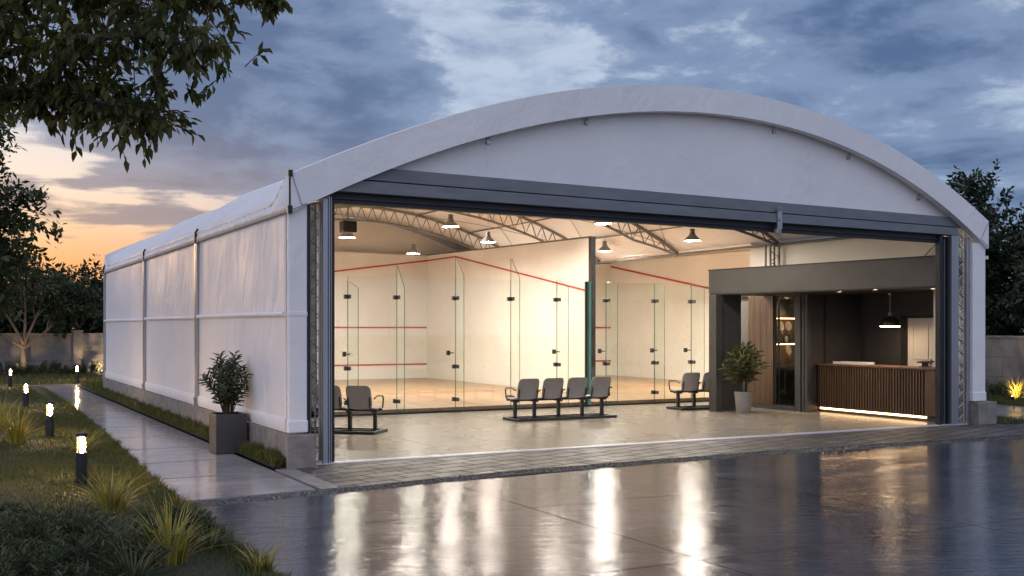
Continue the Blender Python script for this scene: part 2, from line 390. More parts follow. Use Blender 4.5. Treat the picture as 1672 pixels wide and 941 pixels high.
# ------------------------------------------------------------------ world and sun
SUN_AZ, SUN_EL = R(-9), R(4.5)         # azimuth from +Y towards +X
def world():
    w = bpy.data.worlds.new('World'); scene.world = w; w.use_nodes = True
    w.node_tree.nodes.clear(); t = NT(w.node_tree)
    g = t.new('ShaderNodeTexCoord').outputs['Generated']
    d = t.vmath('NORMALIZE', g, (0, 0, 0))
    s = t.new('ShaderNodeSeparateXYZ', None, Vector=d)
    z = s.outputs[2]
    flat = t.vmath('NORMALIZE', t.new('ShaderNodeCombineXYZ', None, X=s.outputs[0], Y=s.outputs[1], Z=0.0).outputs[0], (0, 0, 0))
    sd = t.vmath('DOT_PRODUCT', flat, (math.sin(SUN_AZ), math.cos(SUN_AZ), 0))
    sunf = t.rng(sd, 0.80, 0.985)
    def blob(deg_az, deg_el, rad):
        a, e = R(deg_az), R(deg_el)
        v = (math.sin(a) * math.cos(e), math.cos(a) * math.cos(e), math.sin(e))
        return t.rng(t.vmath('DOT_PRODUCT', d, v), math.cos(R(rad)), 1.0)
    near = t.ramp(t.math('MULTIPLY', z, 2.0, clamp=True), [(0.0, (0.66, 0.20, 0.07)), (0.12, (0.88, 0.40, 0.18)), (0.18, (0.93, 0.60, 0.39)), (0.25, (0.92, 0.75, 0.63)), (0.36, (0.72, 0.73, 0.80)), (0.7, (0.34, 0.46, 0.68)), (1.0, (0.2, 0.3, 0.5))])
    far = t.ramp(t.math('MULTIPLY', z, 2.0, clamp=True), [(0.0, (0.17, 0.22, 0.36)), (0.16, (0.26, 0.36, 0.57)), (0.34, (0.46, 0.565, 0.74)), (0.6, (0.53, 0.62, 0.76)), (1.0, (0.28, 0.38, 0.58))])
    q = t.new('ShaderNodeMapping', None, Vector=d); q.inputs['Scale'].default_value = (1, 1, 2.6); q.inputs['Location'].default_value = (3.1, 1.7, 0.4)
    qv = q.outputs[0]
    n1 = t.noise(qv, 4.6, 10, 0.56, 0.15)
    n2 = t.noise(qv, 13.0, 9, 0.60, 0.2)
    q2 = t.new('ShaderNodeMapping', None, Vector=d); q2.inputs['Scale'].default_value = (1, 1, 7.5); q2.inputs['Location'].default_value = (0.3, 5.2, 1.4)
    n3 = t.noise(q2.outputs[0], 6.5, 9, 0.56, 0.3)
    cov = t.math('ADD', t.math('MULTIPLY', n1, 0.58), t.math('MULTIPLY', n2, 0.42))
    low = t.rng(z, 0.20, 0.12)                      # near the horizon the cloud lies in flat bars
    cov = t.new('ShaderNodeMix', None, i0=low, i2=cov, i3=t.math('ADD', t.math('MULTIPLY', n3, 0.75), t.math('MULTIPLY', n2, 0.25))).outputs[0]
    for az, el, rad, k in ((17, 12.5, 9, 0.15), (8, 14, 11, 0.10), (22.0, 17.8, 4.5, -0.12), (28.5, 14.3, 5, -0.10), (36, 16.5, 7, 0.03), (30, 18.5, 4, 0.05), (46, 10, 11, 0.11), (49, 17, 8, 0.08), (7, 7.0, 7, -0.07), (2, 4.5, 8, -0.07), (-6, 5.5, 10, -0.05), (10, 10.5, 6, 0.12), (3, 5.6, 2.6, 0.11), (6.5, 5.7, 2.6, 0.12), (10, 5.4, 2.2, 0.09), (5, 7.6, 5, -0.07), (12, 7.2, 4.5, -0.05), (-4, 7.5, 6, -0.03)):
        cov = t.math('ADD', cov, t.math('MULTIPLY', blob(az, el, rad), k))
    veil = t.rng(t.math('ADD', t.math('MULTIPLY', n2, 0.6), t.math('MULTIPLY', n1, 0.4)), 0.40, 0.58)
    far = t.mix(t.math('MULTIPLY', veil, 0.8), far, (0.29, 0.38, 0.57))
    clear = t.mix(sunf, far, near)
    c = t.rng(cov, 0.425, 0.525)
    deep = t.rng(cov, 0.50, 0.70)
    tone = t.noise(qv, 7.5, 8, 0.6, 0.3)
    cl = t.mix(deep, (0.205, 0.29, 0.475), (0.070, 0.132, 0.285))
    cl = t.mix(t.math('MULTIPLY', t.rng(tone, 0.44, 0.62), 0.7), cl, (0.21, 0.30, 0.49))
    warm = t.math('MULTIPLY', t.rng(z, 0.20, 0.085), sunf)
    cl = t.mix(t.math('MULTIPLY', warm, 0.8), cl, (0.30, 0.215, 0.225))
    col = t.mix(t.math('MULTIPLY', c, 0.96), clear, cl)
    back = t.rng(t.vmath('DOT_PRODUCT', d, (-FW.x * 0.8 - 0.35, -FW.y * 0.8 - 0.1, 0.40)), -0.15, 0.8)
    col = t.mix(t.math('MULTIPLY', back, 0.9), col, (0.80, 0.83, 1.04))
    below = t.rng(z, -0.02, 0.0)
    col = t.mix(below, (0.05, 0.05, 0.06), col)
    sky = t.new('ShaderNodeTexSky', {'sky_type': 'NISHITA', 'sun_disc': False, 'sun_elevation': SUN_EL, 'sun_rotation': SUN_AZ})
    b1 = t.new('ShaderNodeBackground', None, Color=sky.outputs[0], Strength=0.012)
    b2 = t.new('ShaderNodeBackground', None, Color=col, Strength=0.95)
    a = t.new('ShaderNodeAddShader'); t.l.new(b1.outputs[0], a.inputs[0]); t.l.new(b2.outputs[0], a.inputs[1])
    o = t.new('ShaderNodeOutputWorld'); t.l.new(a.outputs[0], o.inputs[0])
world()
sd_ = bpy.data.lights.new('sun', 'SUN'); sd_.energy = 0.45; sd_.angle = R(6); sd_.color = (1.0, 0.58, 0.30)
sun = bpy.data.objects.new('sun', sd_); COL.objects.link(sun)
sv = Vector((math.sin(SUN_AZ) * math.cos(SUN_EL), math.cos(SUN_AZ) * math.cos(SUN_EL), math.sin(SUN_EL)))
sun.rotation_euler = sv.to_track_quat('Z', 'Y').to_euler()
scene.view_settings.view_transform = 'Standard'; scene.view_settings.look = 'None'
scene.view_settings.exposure = 0; scene.view_settings.gamma = 1; scene.view_settings.use_curve_mapping = False

# ------------------------------------------------------------------ the setting: ground, paving
def structure(name, mb, m, **k):
    o = mb.build(name, m, **k); o['kind'] = 'structure'; return o
FRONT = 13.6
DR = [(2.1, 10.90, 11.28), (4.0, 11.12, 11.50), (6.4, 11.50, 11.88), (10.5, 11.60, 12.00), (16.0, 11.38, 11.78), (22.0, 11.0, 11.4), (60.0, 8.5, 8.9)]
g = MB(); g.add([(-500, -200, -0.06), (500, -200, -0.06), (500, 900, -0.06), (-500, 900, -0.06)], [(0, 1, 2, 3)])
structure('ground', g, 'ground')

def slab_grid(mb, quad, nu, nv, gap, z, th=0.05, jitter=0.0):
    """quad: four corners (x,y) counter-clockwise from near-left"""
    A, B, C, D = [Vector((*p, 0)) for p in quad]
    def P(a, b): return (A * (1 - a) + B * a) * (1 - b) + (D * (1 - a) + C * a) * b
    for i in range(nu):
        for j in range(nv):
            a0, a1, b0, b1 = i / nu, (i + 1) / nu, j / nv, (j + 1) / nv
            p = [P(a0, b0), P(a1, b0), P(a1, b1), P(a0, b1)]
            c = sum(p, Vector()) / 4
            q = []
            for k in range(4):
                e1 = (p[(k + 1) % 4] - p[k]).normalized(); e2 = (p[k - 1] - p[k]).normalized()
                q.append(p[k] + (e1 + e2) * gap)
            dz = rng.uniform(-jitter, jitter)
            mb.add([(x.x, x.y, z + dz) for x in q] + [(x.x, x.y, z - th) for x in q], [(0, 1, 2, 3), (0, 4, 5, 1), (1, 5, 6, 2), (2, 6, 7, 3), (3, 7, 4, 0)])
# forecourt: big wet slabs either side of nothing but joints
f = MB()
us = [2.15, 5.2, 8.3, 11.4, 14.5, 17.6, 20.7, 24, 28, 32, 37, 43, 50, 58]
vs_ = [-9, -5.6, -2.4, 0.7, 3.7, 6.6, 9.3]
for i in range(len(us) - 1):
    for j in range(len(vs_) - 1):
        slab_grid(f, [(us[i], vs_[j]), (us[i + 1], vs_[j]), (us[i + 1], vs_[j + 1]), (us[i], vs_[j + 1])], 1, 1, 0.006, 0.0, 0.045)
def drain_v(u, k):
    for a, b in zip(DR, DR[1:]):
        if a[0] <= u <= b[0]:
            t_ = (u - a[0]) / (b[0] - a[0]); return a[k] * (1 - t_) + b[k] * t_
    return DR[0][k] if u < DR[0][0] else DR[-1][k]
for i in range(len(us) - 1):
    if drain_v(us[i + 1], 1) < 9.4: continue
    slab_grid(f, [(us[i], 9.3), (us[i + 1], 9.3), (us[i + 1], drain_v(us[i + 1], 1)), (us[i], drain_v(us[i], 1))], 1, 1, 0.006, 0.0, 0.045)
structure('forecourt', f, 'forecourt', fix=False)
f = MB(); f.add([(2.1, -9, -0.02), (60, -9, -0.02), (60, 13.7, -0.02), (2.1, 13.7, -0.02)], [(0, 1, 2, 3)])
structure('forecourt_bed', f, 'joint')
# path on the left
pl = [(2.12, 11.30), (2.22, 14.0), (2.36, 17.3), (2.48, 20.4), (2.56, 24.0), (2.66, 30.0), (2.74, 35.3)]
f = MB()
def pathx(v):
    for a, b in zip(pl, pl[1:]):
        if a[1] <= v <= b[1]:
            t_ = (v - a[1]) / (b[1] - a[1]); return a[0] * (1 - t_) + b[0] * t_
    return pl[-1][0] if v > pl[-1][1] else pl[0][0]
v = 11.29
PR = 3.72
steps = [11.32, 13.15, 14.75, 16.5, 18.4, 20.4, 22.5, 24.8, 27.3, 30, 32.8, 35.4]
for i, (a, b) in enumerate(zip(steps, steps[1:])):
    ra = PR if a > 13.0 else 3.74; rb = PR
    if i == 0:
        q = [(pathx(a), a), (3.72, 11.46), (PR, b), (pathx(b), b)]
    else: q = [(pathx(a), a), (ra, a), (rb, b), (pathx(b), b)]
    slab_grid(f, q, 1, 1, 0.034, 0.004, 0.05)
slab_grid(f, [(-14, 35.4), (5.2, 35.4), (5.2, 37.0), (-14, 37.0)], 9, 1, 0.007, 0.004, 0.05)
structure('path', f, 'path', fix=False)
f = MB(); f.add([(2.1, 11.2, -0.03), (3.9, 11.2, -0.03), (3.9, 37, -0.03), (2.6, 37, -0.03)], [(0, 1, 2, 3)])
structure('path_bed', f, 'joint')
f = MB(); f.prism([(3.745, 11.47), (3.96, 11.50), (3.99, 13.36), (3.745, 13.36)], 'z', -0.05, 0.006)
structure('kerb', f, 'kerb')
# paved apron before the opening
f = MB()
uu = [3.98, 6.4, 10.5, 16.0, 19.0, 22.0, 30.0]
for a, b in zip(uu, uu[1:]):
    f.add([(a, drain_v(a, 2), 0.0), (b, drain_v(b, 2), 0.0), (b, 13.62 if b < 17.7 else 13.2, 0.0), (a, 13.62 if a < 17.7 else 13.2, 0.0)], [(0, 1, 2, 3)])
structure('pavement', f, 'pavers')
# pebble drain: a shallow trough full of stones
f = MB()
for a, b in zip(DR, DR[1:]):
    f.add([(a[0], a[1], -0.012), (b[0], b[1], -0.012), (b[0], b[2], -0.012), (a[0], a[2], -0.012)], [(0, 1, 2, 3)])
structure('drain_bed', f, 'joint')
f = MB()
ico = [(0, 0, 1), (0.9, 0, 0.3), (0.28, 0.85, 0.3), (-0.72, 0.53, 0.3), (-0.72, -0.53, 0.3), (0.28, -0.85, 0.3), (0, 0, -0.6)]
icf = [(0, 1, 2), (0, 2, 3), (0, 3, 4), (0, 4, 5), (0, 5, 1), (6, 2, 1), (6, 3, 2), (6, 4, 3), (6, 5, 4), (6, 1, 5)]
for k in range(9000):
    u = 2.1 + (rng.random() ** 1.7) * 21
    a, b = drain_v(u, 1), drain_v(u, 2)
    y = rng.uniform(a + 0.012, b - 0.012); r_ = rng.uniform(0.009, 0.021); an = rng.uniform(0, 6.28); e = rng.uniform(0.6, 1.0)
    ca, sa = math.cos(an), math.sin(an)
    f.add([(u + (x * ca - yy * sa * e) * r_, y + (x * sa + yy * ca * e) * r_, -0.006 + zz * r_ * 0.7) for x, yy, zz in ico], icf)
o = f.build('gravel', 'pebble', fix=False, smooth=True); o['kind'] = 'stuff'; o['label'] = 'grey pebbles filling the narrow drain across the paving'; o['category'] = 'gravel'
# lobby and court floors
f = MB()
for i, (a, b) in enumerate(zip([4.3, 6.6, 9.6, 12.6, 15.6, 18.75], [6.6, 9.6, 12.6, 15.6, 18.75])):
    for (c, d) in ((13.78, 16.1), (16.1, 18.5), (18.5, 20.76)):
        slab_grid(f, [(a, c), (b, c), (b, d), (a, d)], 1, 1, 0.0025, 0.0, 0.05)
structure('lobby_floor', f, 'lobby', fix=False)
f = MB(); f.add([(3.9, 13.5, -0.03), (21.6, 13.5, -0.03), (21.6, 34.2, -0.03), (3.9, 34.2, -0.03)], [(0, 1, 2, 3)])
structure('floor_slab', f, 'joint')
f = MB(); f.box((6.85, 20.80, 0.0), (21.3, 33.6, 0.10))
structure('court_floor', f, 'maple')

# ------------------------------------------------------------------ the hall
OUT = [(3.98, 3.79), (4.39, 3.975), (4.73, 4.125), (5.25, 4.34), (5.79, 4.57), (6.54, 4.85), (7.33, 5.10), (8.16, 5.30), (9.03, 5.45), (9.71, 5.535), (10.42, 5.59), (11.16, 5.61), (11.93, 5.585), (12.73, 5.50), (13.57, 5.345), (14.45, 5.115), (15.37, 4.80), (16.33, 4.385), (17.0, 4.05), (17.41, 3.80)]
INN = [(3.98, 3.30), (4.225, 3.42), (4.73, 3.66), (5.43, 3.98), (6.16, 4.28), (6.93, 4.545), (7.33, 4.67), (7.94, 4.84), (8.80, 5.02), (9.94, 5.165), (10.91, 5.21), (11.93, 5.195), (12.73, 5.115), (13.75, 4.935), (14.45, 4.73), (15.37, 4.40), (16.63, 3.78), (17.17, 3.46), (17.41, 3.30)]
pO = np.polyfit([p[0] - 10.7 for p in OUT], [p[1] for p in OUT], 5)
pI = np.polyfit([p[0] - 10.7 for p in INN], [p[1] for p in INN], 5)
def zo(u): return float(np.polyval(pO, u - 10.7))
def zi(u): return float(np.polyval(pI, u - 10.7))
U0, U1 = 3.98, 17.41
ARC = [U0 + (U1 - U0) * i / 72 for i in range(73)]
hall = thing('sports_hall', 'white tent hall with a curved roof and a wide open front', 'hall', (10.7, FRONT, 0))

def zroof(u, y):
    """the roof drops to a low eave along the side and rises to a sharp corner at either end"""
    if u >= 4.7: return zo(u)
    e = max(0.0, 1 - (y - 13.5) / 0.9, 1 - (31.06 - y) / 0.7); e = min(1, e); e = e * e * (3 - 2 * e)
    lo = 3.45 + (u - U0) / (4.7 - U0) * (zo(4.7) - 3.45)
    return lo + (zo(u) - lo) * e
# roof cloth, sagging a little between its ribs
RIBS = [15.3, 19.05, 22.9, 26.7, 30.85]
seam = [13.52, 19.06, 24.5, 31.06]
rows = []
for a, b in zip(seam, seam[1:]):
    n = 16
    for j in range(n): rows.append((a + (b - a) * j / n, 0.07 * math.sin(PI * j / n)))
rows.append((31.06, 0))
f = MB()
vv = []
for y, sag in rows:
    for u in ARC:
        e = min(u - U0, U1 - u)
        vv.append((u, y, zroof(u, y) - sag * min(1, e / 1.0)))
n = len(ARC); ff = []
for j in range(len(rows) - 1):
    for i in range(n - 1): ff.append((j * n + i, j * n + i + 1, (j + 1) * n + i + 1, (j + 1) * n + i))
f.add(vv, ff)
# the deeper rear bay behind the courts
a2 = [u for u in ARC if u > 6.75]
f.add([(u, y, zo(u) - 0.02) for y in (31.05, 34.1) for u in a2], [(i, i + 1, len(a2) + i + 1, len(a2) + i) for i in range(len(a2) - 1)])
roof = f.build('roof', 'cloth_roof', hall, smooth=True, fix=False)
so = roof.modifiers.new('thickness', 'SOLIDIFY'); so.thickness = 0.025; so.offset = 1
# seams on the roof over the posts
f = MB()
for y in (19.06, 24.5):
    f.tube([(u, y, zroof(u, y) + 0.024) for u in ARC], 0.018, 6)
f.build('roof_seam', 'cloth_roof', roof, smooth=True)
# hanging edge along the left eave, gathered in small folds
f = MB(); N = 420; top = []; bot = []
for i in range(N + 1):
    y = 13.5 + (31.08 - 13.5) * i / N
    amp = 0.010 + 0.010 * math.sin(y * 3.1) ** 2
    zt_ = zroof(U0, y) + 0.01; top.append((3.97 - 0.5 * amp * math.sin(y * 27 + 2.2 * math.sin(y * 5)), y, zt_)); bot.append((3.945 - amp * math.sin(y * 27 + 2.2 * math.sin(y * 5)), y, 3.345))
mid = [(0.3 * a[0] + 0.7 * b[0] - 0.004, a[1], 3.39) for a, b in zip(top, bot)]
bandt = [(3.930 + 0.3 * (m_[0] - 3.94), m_[1], 3.385) for m_ in mid]; bandb = [(3.926 + 0.3 * (m_[0] - 3.94), m_[1], 3.30) for m_ in mid]
allv = top + mid + bandt + bandb; fs = []
for k in range(3):
    for i in range(N): fs.append((k * (N + 1) + i, k * (N + 1) + i + 1, (k + 1) * (N + 1) + i + 1, (k + 1) * (N + 1) + i))
f.add(allv, fs)
vl = f.build('eave_valance', 'cloth_wall', hall, smooth=True, fix=False)
so = vl.modifiers.new('thickness', 'SOLIDIFY'); so.thickness = 0.012
# front arch band
f = MB()
f.strip([(u, zo(u) + 0.012) for u in ARC], [(u, zi(u)) for u in ARC], 13.46, 13.60)
f.build('arch_band', 'cloth_front', hall, smooth=True)
# gable cloth
ZB = lambda u, l, r_: l + (r_ - l) * (u - 4.6) / 12.1
f = MB()
gu = [u for u in ARC if 4.6 < u < 17.0]
f.strip([(u, max(zi(u) + 0.06, ZB(u, 3.95, 3.85) + 0.02)) for u in gu], [(u, ZB(u, 3.93, 3.83)) for u in gu], 13.68, 13.71)
gab = f.build('gable_cloth', 'cloth_front', hall, smooth=True)
f = MB()
for u in (6.93, 13.1):
    f = MB(); f.box((u - 0.02, 13.672, ZB(u, 3.96, 3.86)), (u + 0.02, 13.679, zi(u) + 0.03)); f.build('seam', 'cloth_front', gab)
f = MB()
for u in (6.93, 8.6, 12.3, 14.0, 15.75):
    f = MB(); f.tube([(u, 13.60, zi(u) + 0.03), (u, 13.66, zi(u) - 0.02), (u, 13.67, zi(u) - 0.07)], 0.018, 6)
    f.box((u - 0.03, 13.64, zi(u) - 0.10), (u + 0.03, 13.672, zi(u) - 0.055))
    f.build('strap', 'alu', gab)
# header: two stepped beams and the shutter track below
def slope_box(mb, u0, u1, lt, rt, lb, rb, y0, y1):
    mb.strip([(u0, ZB(u0, lt, rt)), (u1, ZB(u1, lt, rt))], [(u0, ZB(u0, lb, rb)), (u1, ZB(u1, lb, rb))], y0, y1)
f = MB(); slope_box(f, 4.7, 16.75, 3.985, 3.86, 3.806, 3.686, 13.60, 13.75); f.build('header_beam', 'beam_grey', hall, bevel=0.006)
f = MB(); slope_box(f, 4.6, 16.69, 3.786, 3.666, 3.62, 3.525, 13.56, 13.75); f.build('header_beam', 'beam_grey', hall, bevel=0.006)
f = MB(); slope_box(f, 4.58, 16.4, 3.63, 3.53, 3.55, 3.455, 13.68, 13.78); slope_box(f, 4.58, 16.4, 3.555, 3.46, 3.525, 3.43, 13.64, 13.72)
slope_box(f, 4.58, 16.4, 3.53, 3.435, 3.47, 3.382, 13.67, 13.80)
f.build('shutter_track', 'steel_dark', hall, bevel=0.004)
f = MB(); slope_box(f, 4.62, 16.68, 3.805, 3.685, 3.787, 3.667, 13.64, 13.74); f.build('shadow_strip', 'steel_dark', hall)  # dark strip standing in for the shadow line between the beams
f = MB(); ub = 12.32; zt = ZB(ub, 3.72, 3.62)
f.box((ub - 0.05, 13.535, zt - 0.20), (ub + 0.05, 13.57, zt + 0.12)); f.box((ub - 0.07, 13.54, zt - 0.27), (ub - 0.01, 13.60, zt - 0.195)); f.box((ub + 0.0, 13.54, zt - 0.3), (ub + 0.03, 13.60, zt - 0.195))
for k in range(5): f.tube([(ub - 0.05 + 0.025 * k, 13.53, zt + 0.09), (ub - 0.055 + 0.027 * k, 13.53, zt + 0.17)], 0.006, 5)
f.tube([(ub, 13.52, zt - 0.05), (ub, 13.54, zt - 0.05)], 0.025, 8)
f.build('bracket', 'alu', hall)
# corner cloths beside the opening
f = MB(); f.box((3.965, 13.52, 0.445), (4.215, 13.60, 3.42)); f.box((3.955, 13.505, 0.44), (4.225, 13.60, 0.60)); f.box((3.96, 13.512, 1.95), (4.22, 13.6, 2.02))
f.build('corner_cloth', 'cloth_front', hall, bevel=0.015)
f = MB(); f.box((17.05, 13.52, 0.43), (17.40, 14.2, 3.40)); f.box((17.04, 13.505, 0.425), (17.41, 14.2, 0.60))
f.build('corner_cloth', 'cloth_front', hall, bevel=0.015)
# corner flap lines
for p in ([(3.985, 13.452, 3.80), (4.12, 13.452, 3.40), (4.2, 13.452, 3.42), (3.99, 13.452, 3.33)], [(17.39, 13.452, 3.78), (17.19, 13.452, 3.475), (17.4, 13.452, 3.33)]):
    f = MB(); f.tube(p, 0.004, 5); f.build('guy_cord', 'truss', hall)
f = MB(); f.tube([(3.965, 13.47, 3.83), (3.965, 13.47, 3.30)], 0.012, 6); f.box((3.935, 13.44, 3.28), (3.995, 13.5, 3.38)); f.box((3.94, 13.44, 3.76), (4.0, 13.5, 3.84))
f.build('corner_clip', 'steel_dark', hall)
# posts, lattice columns and shutter guides at either jamb
def jamb(sgn, u, nm=''):
    X = lambda d: u + sgn * d
    def bx(mb, a, b, y0, y1, z0, z1):
        x0, x1 = sorted((X(a), X(b))); mb.box((x0, y0, z0), (x1, y1, z1))
    ht = 3.47 if sgn > 0 else 3.5
    f = MB(); bx(f, 0.235, 0.262, 13.56, 13.72, 0.0, ht - 0.02); bx(f, 0.262, 0.30, 13.60, 13.74, 0.0, ht - 0.02)
    f.build('corner_post', 'steel_dark', hall, bevel=0.004)
    lat = MB()
    for a in (0.315, 0.445):
        for y in (13.66, 13.84): lat.tube([(X(a), y, 0.05), (X(a), y, ht)], 0.014, 6)
    o1 = lat.build('lattice_column', 'alu', hall, smooth=True)
    lac = MB(); la2 = MB(); n = 15
    for k in range(n):
        z0, z1 = 0.08 + (ht - 0.15) * k / n, 0.08 + (ht - 0.15) * (k + 1) / n
        zm = (z0 + z1) / 2
        lac.tube([(X(0.315), 13.66, z0), (X(0.445), 13.66, zm), (X(0.315), 13.66, z1)], 0.012, 5)
        la2.tube([(X(0.445), 13.84, z0), (X(0.315), 13.84, zm), (X(0.445), 13.84, z1)], 0.006, 5)
    lac.build('lacing', 'alu', o1, smooth=True); la2.build('lacing', 'alu', o1, smooth=True)
    f = MB(); bx(f, 0.30, 0.47, 13.62, 13.88, 0.0, 0.05); f.build('base_plate', 'alu', hall)
    f = MB(); bx(f, 0.475, 0.545, 13.60, 13.78, 0.0, ht + 0.05); bx(f, 0.552, 0.575, 13.60, 13.74, 0.0, ht + 0.08); bx(f, 0.59, 0.605, 13.62, 13.74, 0.0, ht + 0.08)
    f.build('front_post', 'alu', hall, bevel=0.006)
    f = MB(); bx(f, 0.545, 0.655, 13.745, 13.82, 0.0, ht + 0.1); bx(f, 0.608, 0.655, 13.66, 13.745, 0.0, ht + 0.1)
    f.build('shutter_guide', 'steel_dark', hall, bevel=0.004)
jamb(1, 3.98)
# right jamb is wider: post, lattice, then a deep run of dark guide rails
f = MB(); f.box((16.955, 13.58, 0), (17.035, 13.74, 3.5)); f.build('corner_post', 'alu', hall, bevel=0.005)
lat = MB()
for a in (16.785, 16.94):
    for y in (13.64, 13.82): lat.tube([(a, y, 0.05), (a, y, 3.62)], 0.014, 6)
o1 = lat.build('lattice_column', 'alu', hall, smooth=True)
lac = MB(); la2 = MB(); n = 16
for k in range(n):
    z0, z1 = 0.08 + 3.5 * k / n, 0.08 + 3.5 * (k + 1) / n; zm = (z0 + z1) / 2
    lac.tube([(16.785, 13.64, z0), (16.94, 13.64, zm), (16.785, 13.64, z1)], 0.012, 5)
    la2.tube([(16.94, 13.82, z0), (16.785, 13.82, zm), (16.94, 13.82, z1)], 0.006, 5)
lac.build('lacing', 'alu', o1, smooth=True); la2.build('lacing', 'alu', o1, smooth=True)
f = MB(); f.box((16.76, 13.6, 0), (16.96, 13.86, 0.05)); f.build('base_plate', 'alu', hall)
f = MB(); f.box((16.545, 13.58, 0), (16.67, 13.76, 3.53)); f.box((16.69, 13.60, 0), (16.76, 13.76, 3.6)); f.build('front_post', 'alu', hall, bevel=0.006)
f = MB()
for a, b, y in ((16.24, 16.265, 13.60), (16.30, 16.335, 13.63), (16.37, 16.41, 13.66), (16.44, 16.475, 13.66), (16.50, 16.54, 13.64)): f.box((a, y, 0), (b, y + 0.05, 3.5))
f.box((16.43, 13.80, 0), (16.56, 13.86, 3.5)); f.box((16.29, 13.685, 0), (16.56, 13.72, 3.5)); f.box((16.24, 13.655, 0), (16.29, 13.68, 3.5))
f.build('shutter_guide', 'steel_dark', hall, bevel=0.003)
f = MB(); f.box((16.43, 13.652, 0), (16.437, 13.70, 3.45)); f.build('guide_rail', 'alu', hall)
f = MB(); f.box((16.355, 13.67, 0), (16.362, 13.72, 3.45)); f.build('guide_rail', 'alu', hall)
# plinths
f = MB(); f.box((3.905, 13.36, -0.05), (4.285, 13.95, 0.42)); f.box((3.93, 13.95, -0.05), (4.2, 31.15, 0.425))
f.build('plinth', 'concrete', hall, bevel=0.008)
f = MB(); f.box((17.06, 13.40, -0.05), (17.56, 14.3, 0.415)); f.build('plinth', 'concrete', hall, bevel=0.008)
# floor track across the opening
f = MB(); f.box((4.22, 13.56, -0.02), (16.98, 13.60, 0.012)); f.box((4.30, 13.61, -0.02), (16.98, 13.70, 0.016)); f.box((4.30, 13.745, -0.02), (16.98, 13.765, 0.008))
f.build('door_track', 'metal_bright', hall)
# left side wall: three cloth bays with a waist rail and a hem, posts between
bays = [(13.60, 19.06), (19.06, 24.5), (24.5, 31.06)]
for a, b in bays:
    f = MB(); nx = 60; nz = 14; vv = []
    for i in range(nx + 1):
        y = a + 0.06 + (b - a - 0.12) * i / nx
        for k in range(nz + 1):
            z = 0.44 + (3.42 - 0.44) * k / nz
            w = 0.014 * math.sin(PI * k / nz) * math.sin(PI * i / nx) + 0.003 * math.sin(y * 4.3 + 1.3 * math.sin(z * 1.2)) * (0.3 + 0.7 * k / nz) + 0.0012 * math.sin(y * 11 + z)
            vv.append((3.985 - w, y, z))
    fs = [(i * (nz + 1) + k, (i + 1) * (nz + 1) + k, (i + 1) * (nz + 1) + k + 1, i * (nz + 1) + k + 1) for i in range(nx) for k in range(nz)]
    f.add(vv, fs)
    wp = f.build('wall_cloth', 'cloth_wall', hall, smooth=True, fix=False)
    so = wp.modifiers.new('thickness', 'SOLIDIFY'); so.thickness = 0.01; so.offset = -1
    f = MB(); f.tube([(3.955, a + 0.08, 1.985), (3.955, b - 0.08, 2.0)], 0.034, 8); f.build('waist_rail', 'cloth_wall', wp, smooth=True)
    f = MB(); f.prism([(3.962, 0.44), (3.948, 0.50), (3.95, 0.60), (3.966, 0.625), (3.99, 0.62), (3.99, 0.44)], 'y', a + 0.05, b - 0.05)
    f.build('hem', 'cloth_wall', wp, smooth=True)
for y in (19.06, 24.5, 30.98):
    f = MB(); f.box((3.925, y - 0.075, 0.36), (4.03, y - 0.03, 3.34)); f.box((3.945, y - 0.03, 0.36), (4.03, y + 0.03, 3.34)); f.box((3.925, y + 0.03, 0.36), (4.03, y + 0.075, 3.34))
    p = f.build('wall_post', 'alu', hall, bevel=0.005)
    f = MB(); f.box((3.905, y - 0.03, 3.28), (3.945, y + 0.03, 3.46)); f.tube([(3.92, y, 3.45), (3.97, y, 3.54)], 0.02, 6); f.build('post_clip', 'steel_dark', p)
    f = MB(); f.box((3.89, y - 0.06, 0.425), (3.94, y + 0.06, 0.47)); f.tube([(3.91, y - 0.04, 0.47), (3.91, y + 0.03, 0.58)], 0.013, 6); f.build('foot_clip', 'alu', p)
# rear and hidden walls that close the building, lining inside
f = MB()
f.box((3.99, 31.0, 0), (6.9, 31.06, 3.8))
rg = [u for u in ARC if u <= 7.0]
f.strip([(u, zo(u) - 0.03) for u in rg], [(u, 3.7) for u in rg], 31.0, 31.05)
f.build('rear_wall', 'cloth_front', hall)
f = MB()
rg = [u for u in ARC if u >= 6.75]
f.strip([(u, zo(u) - 0.05) for u in rg], [(u, 0.0) for u in rg], 34.0, 34.08)
f.box((6.75, 31.0, 0), (6.80, 34.0, zo(6.8) - 0.05))
f.build('rear_wall', 'liner', hall)
f = MB(); f.box((17.33, 13.9, 3.08), (17.38, 20.1, 3.80)); f.box((17.33, 19.96, 0), (17.38, 20.1, 3.08)); f.box((17.33, 13.66, 0), (17.38, 13.9, 3.80)); f.box((17.33, 13.9, 0), (17.38, 14.66, 2.57)); f.build('side_liner', 'liner', hall)
f = MB()   # unseen lean-to bay added to house the second court and block sky light
f.prism([(17.3, 3.84), (21.62, 4.34), (21.62, 4.42), (17.3, 3.92)], 'y', 20.0, 34.1)
f.box((21.42, 20.0, 0), (21.50, 34.1, 4.32)); f.box((17.38, 20.0, 0), (21.42, 20.08, 3.9)); f.box((17.3, 34.0, 0), (21.42, 34.08, 3.9))
f.box((18.12, 14.54, 0), (18.20, 17.2, 3.2)); f.box((17.42, 14.54, 0), (18.12, 14.61, 3.2)); f.box((18.72, 17.2, 0), (18.80, 20.0, 3.2)); f.box((18.12, 17.2, 0), (18.72, 17.27, 3.2)); f.box((17.42, 14.54, 3.201), (18.80, 20.0, 3.27))
f.build('unseen_lean_to', 'liner', hall)
